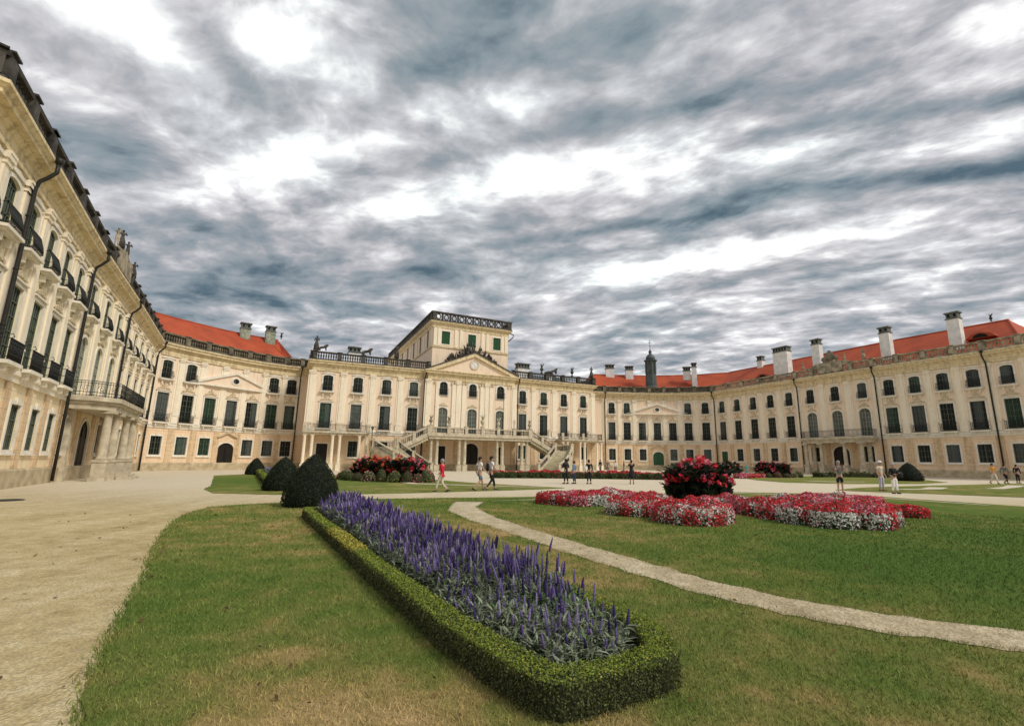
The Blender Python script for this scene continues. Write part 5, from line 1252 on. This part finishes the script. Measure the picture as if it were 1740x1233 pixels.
for i,(x,y) in enumerate(((25.6,55.6),(26.9,56.2),(28.1,56.6))): canna(x,y,.8,1.7,['left clump of red cannas in the bed before the right wing','middle clump of red cannas in the bed before the right wing','right clump of red cannas in the bed before the right wing'][i],34,('petal_red','petal_pink'),40+i,40,1.3)
mixed(27.2,55.6,2.7,1.5,R(25),14,'low foliage plants around the far red canna bed on the right',.6)
canna(24.5,63.0,1.6,1.8,'dark bush with pale yellow blooms far behind the canna bush',60,('petal_white','petal_orange'),51,26,1.2)
# round central bed: dark hedge topped by red begonias
cb=[( -3.4+i*1.05, 45.6+.9*math.sin(i*.22)-.18*i*.2, .85) for i in range(15)]
begonia(cb,'long low strip of red begonias over dark foliage before the central palace block',.74,130,.06,(0,0,0),.4,'flower_strip',.72)
begonia([(20.8+i*.9,50.6+i*.9,.6) for i in range(6)],'crimson pink flower strip before the right wing',.5,160,.07,(1,0,0),.3,'flower_strip')
for (pts,lb) in (([(31.9,57.2),(35,59.3),(41.4,58.6),(41.0,57.7),(35,58.3),(32.4,56.5)],'low dark hedge strip in front of the right wing portico'),):
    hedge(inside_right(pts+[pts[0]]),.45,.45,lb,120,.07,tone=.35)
cone_pts=None
# small dark spreading shrub at the foot of the portico
# ------------------------------------------------------------------ grass blades (near lawn)
def grass():
    N=330000; d=2.2+ (rng.random(N)**1.55)*19; az=rng.uniform(-.98,.98,N); x=d*np.sin(az); y=d*np.cos(az)
    k=inpoly(x,y,LAWN_A) & ~inpoly(x,y,HEDGE) & ~inpoly(x,y,PATH_L+PATH_R[::-1]); x,y,d=x[k],y[k],d[k]
    for l in big_l+[(4.2,13.45,.9),(3.2,15.1,.9),(1.7,18.5,1.)]:
        k=np.hypot(x-l[0],y-l[1])>l[2]; x,y,d=x[k],y[k],d[k]
    n=len(x); s=np.clip((d/3.5)**.75,.8,3.2)
    az=rng.uniform(0,2*PI,n); h=rng.uniform(.014,.034,n)*(1+.15*s); w_=.0028*s
    lx,ly=rng.normal(0,.55,n)*h,rng.normal(0,.55,n)*h
    Rm=np.zeros((n,3,3)); Rm[:,0,0]=np.cos(az)*w_; Rm[:,1,0]=np.sin(az)*w_; Rm[:,0,1]=-np.sin(az); Rm[:,1,1]=np.cos(az); Rm[:,0,2]=lx; Rm[:,1,2]=ly; Rm[:,2,2]=h
    o=scatter('grass',[(-1,0,0),(1,0,0),(0,0,1)],[(0,1,2)],Rm,np.column_stack([x,y,np.full(n,.024)]),'grass_blade',None,rng.random(n)**1.5); tag(o,kind='stuff')
    o['label']='short mown grass blades of the lawn, with straw coloured dry patches'; o['category']='grass'
    # ragged tufts along lawn edges
    ed=LAWN_A[1:14]; P_=[]
    for a,b in zip(ed[:-1],ed[1:]):
        L=math.dist(a,b); c_=int(L*420/max(1,math.hypot(*a)/4)); f=rng.random(c_); P_.append(np.column_stack([a[0]+(b[0]-a[0])*f,a[1]+(b[1]-a[1])*f])+rng.normal(0,.05,(c_,2)))
    for line in (PATH_L[:11],PATH_R[:11]):
        for a,b in zip(line[:-1],line[1:]):
            L=math.dist(a,b); c_=int(L*380/max(1,math.hypot(*a)/4)); f=rng.random(c_); P_.append(np.column_stack([a[0]+(b[0]-a[0])*f,a[1]+(b[1]-a[1])*f])+rng.normal(0,.03,(c_,2)))
    P_=np.concatenate(P_); n=len(P_); s=np.clip((np.hypot(P_[:,0],P_[:,1])/3.5)**.75,.8,3); az=rng.uniform(0,2*PI,n); h=rng.uniform(.03,.07,n)
    Rm=np.zeros((n,3,3)); Rm[:,0,0]=np.cos(az)*.004*s; Rm[:,1,0]=np.sin(az)*.004*s; Rm[:,0,1]=-np.sin(az); Rm[:,1,1]=np.cos(az); Rm[:,0,2]=rng.normal(0,.5,n)*h; Rm[:,1,2]=rng.normal(0,.5,n)*h; Rm[:,2,2]=h
    o=scatter('edge_grass',[(-1,0,0),(1,0,0),(0,0,1)],[(0,1,2)],Rm,np.column_stack([P_,np.zeros(n)]),'grass_blade',None,rng.random(n)*.5); tag(o,kind='stuff'); o['label']='longer ragged grass along the lawn edges and the path'; o['category']='grass'
    # pebbles on the near gravel and the path
    N=26000; d=2.5+rng.random(N)**1.4*12; az=rng.uniform(-.98,.98,N); x=d*np.sin(az); y=d*np.cos(az)
    k=(~inpoly(x,y,LAWN_A)) | inpoly(x,y,PATH_L+PATH_R[::-1]); x,y,d=x[k],y[k],d[k]; n=len(x)
    onp=inpoly(x,y,PATH_L+PATH_R[::-1])
    tv=[(-1,-.8,0),(1,-.7,0),(.8,.9,0),(-.9,.8,0),(-.5,-.4,.7),(.6,-.4,.75),(.4,.5,.7),(-.4,.5,.65)]; tf=[(4,5,6,7),(0,1,5,4),(1,2,6,5),(2,3,7,6),(3,0,4,7)]
    s=rng.uniform(.002,.0065,n)*np.clip(d/4,.9,2.2); az=rng.uniform(0,2*PI,n); Rm=np.zeros((n,3,3)); Rm[:,0,0]=np.cos(az)*s; Rm[:,1,0]=np.sin(az)*s; Rm[:,0,1]=-np.sin(az)*s; Rm[:,1,1]=np.cos(az)*s; Rm[:,2,2]=s
    o=scatter('pebbles',tv,tf,Rm,np.column_stack([x,y,np.where(onp,.030,-.001)]),'path_gravel',None); tag(o,kind='stuff'); o['label']='small loose pebbles scattered over the gravel and the path'; o['category']='gravel'
grass()
def litter():
    n=420; d=3+rng.random(n)**1.3*16; az=rng.uniform(-.95,.6,n); x=d*np.sin(az); y=d*np.cos(az); k=~inpoly(x,y,HEDGE); x,y,d=x[k],y[k],d[k]; n=len(x)
    Rm=rotmats(n,np.tile([0,0,1.],(n,1)),.35,rng.uniform(.012,.026,n)*np.clip(d/5,1,2)); on_=inpoly(x,y,LAWN_A)
    o=scatter('fallen_leaves',LEAF,LEAF_F,Rm,np.column_stack([x,y,np.where(on_,.052,.012)]),'dry_leaf',None); tag(o,kind='stuff'); o['label']='dry brown fallen leaves scattered over gravel and lawn'; o['category']='leaves'
litter()
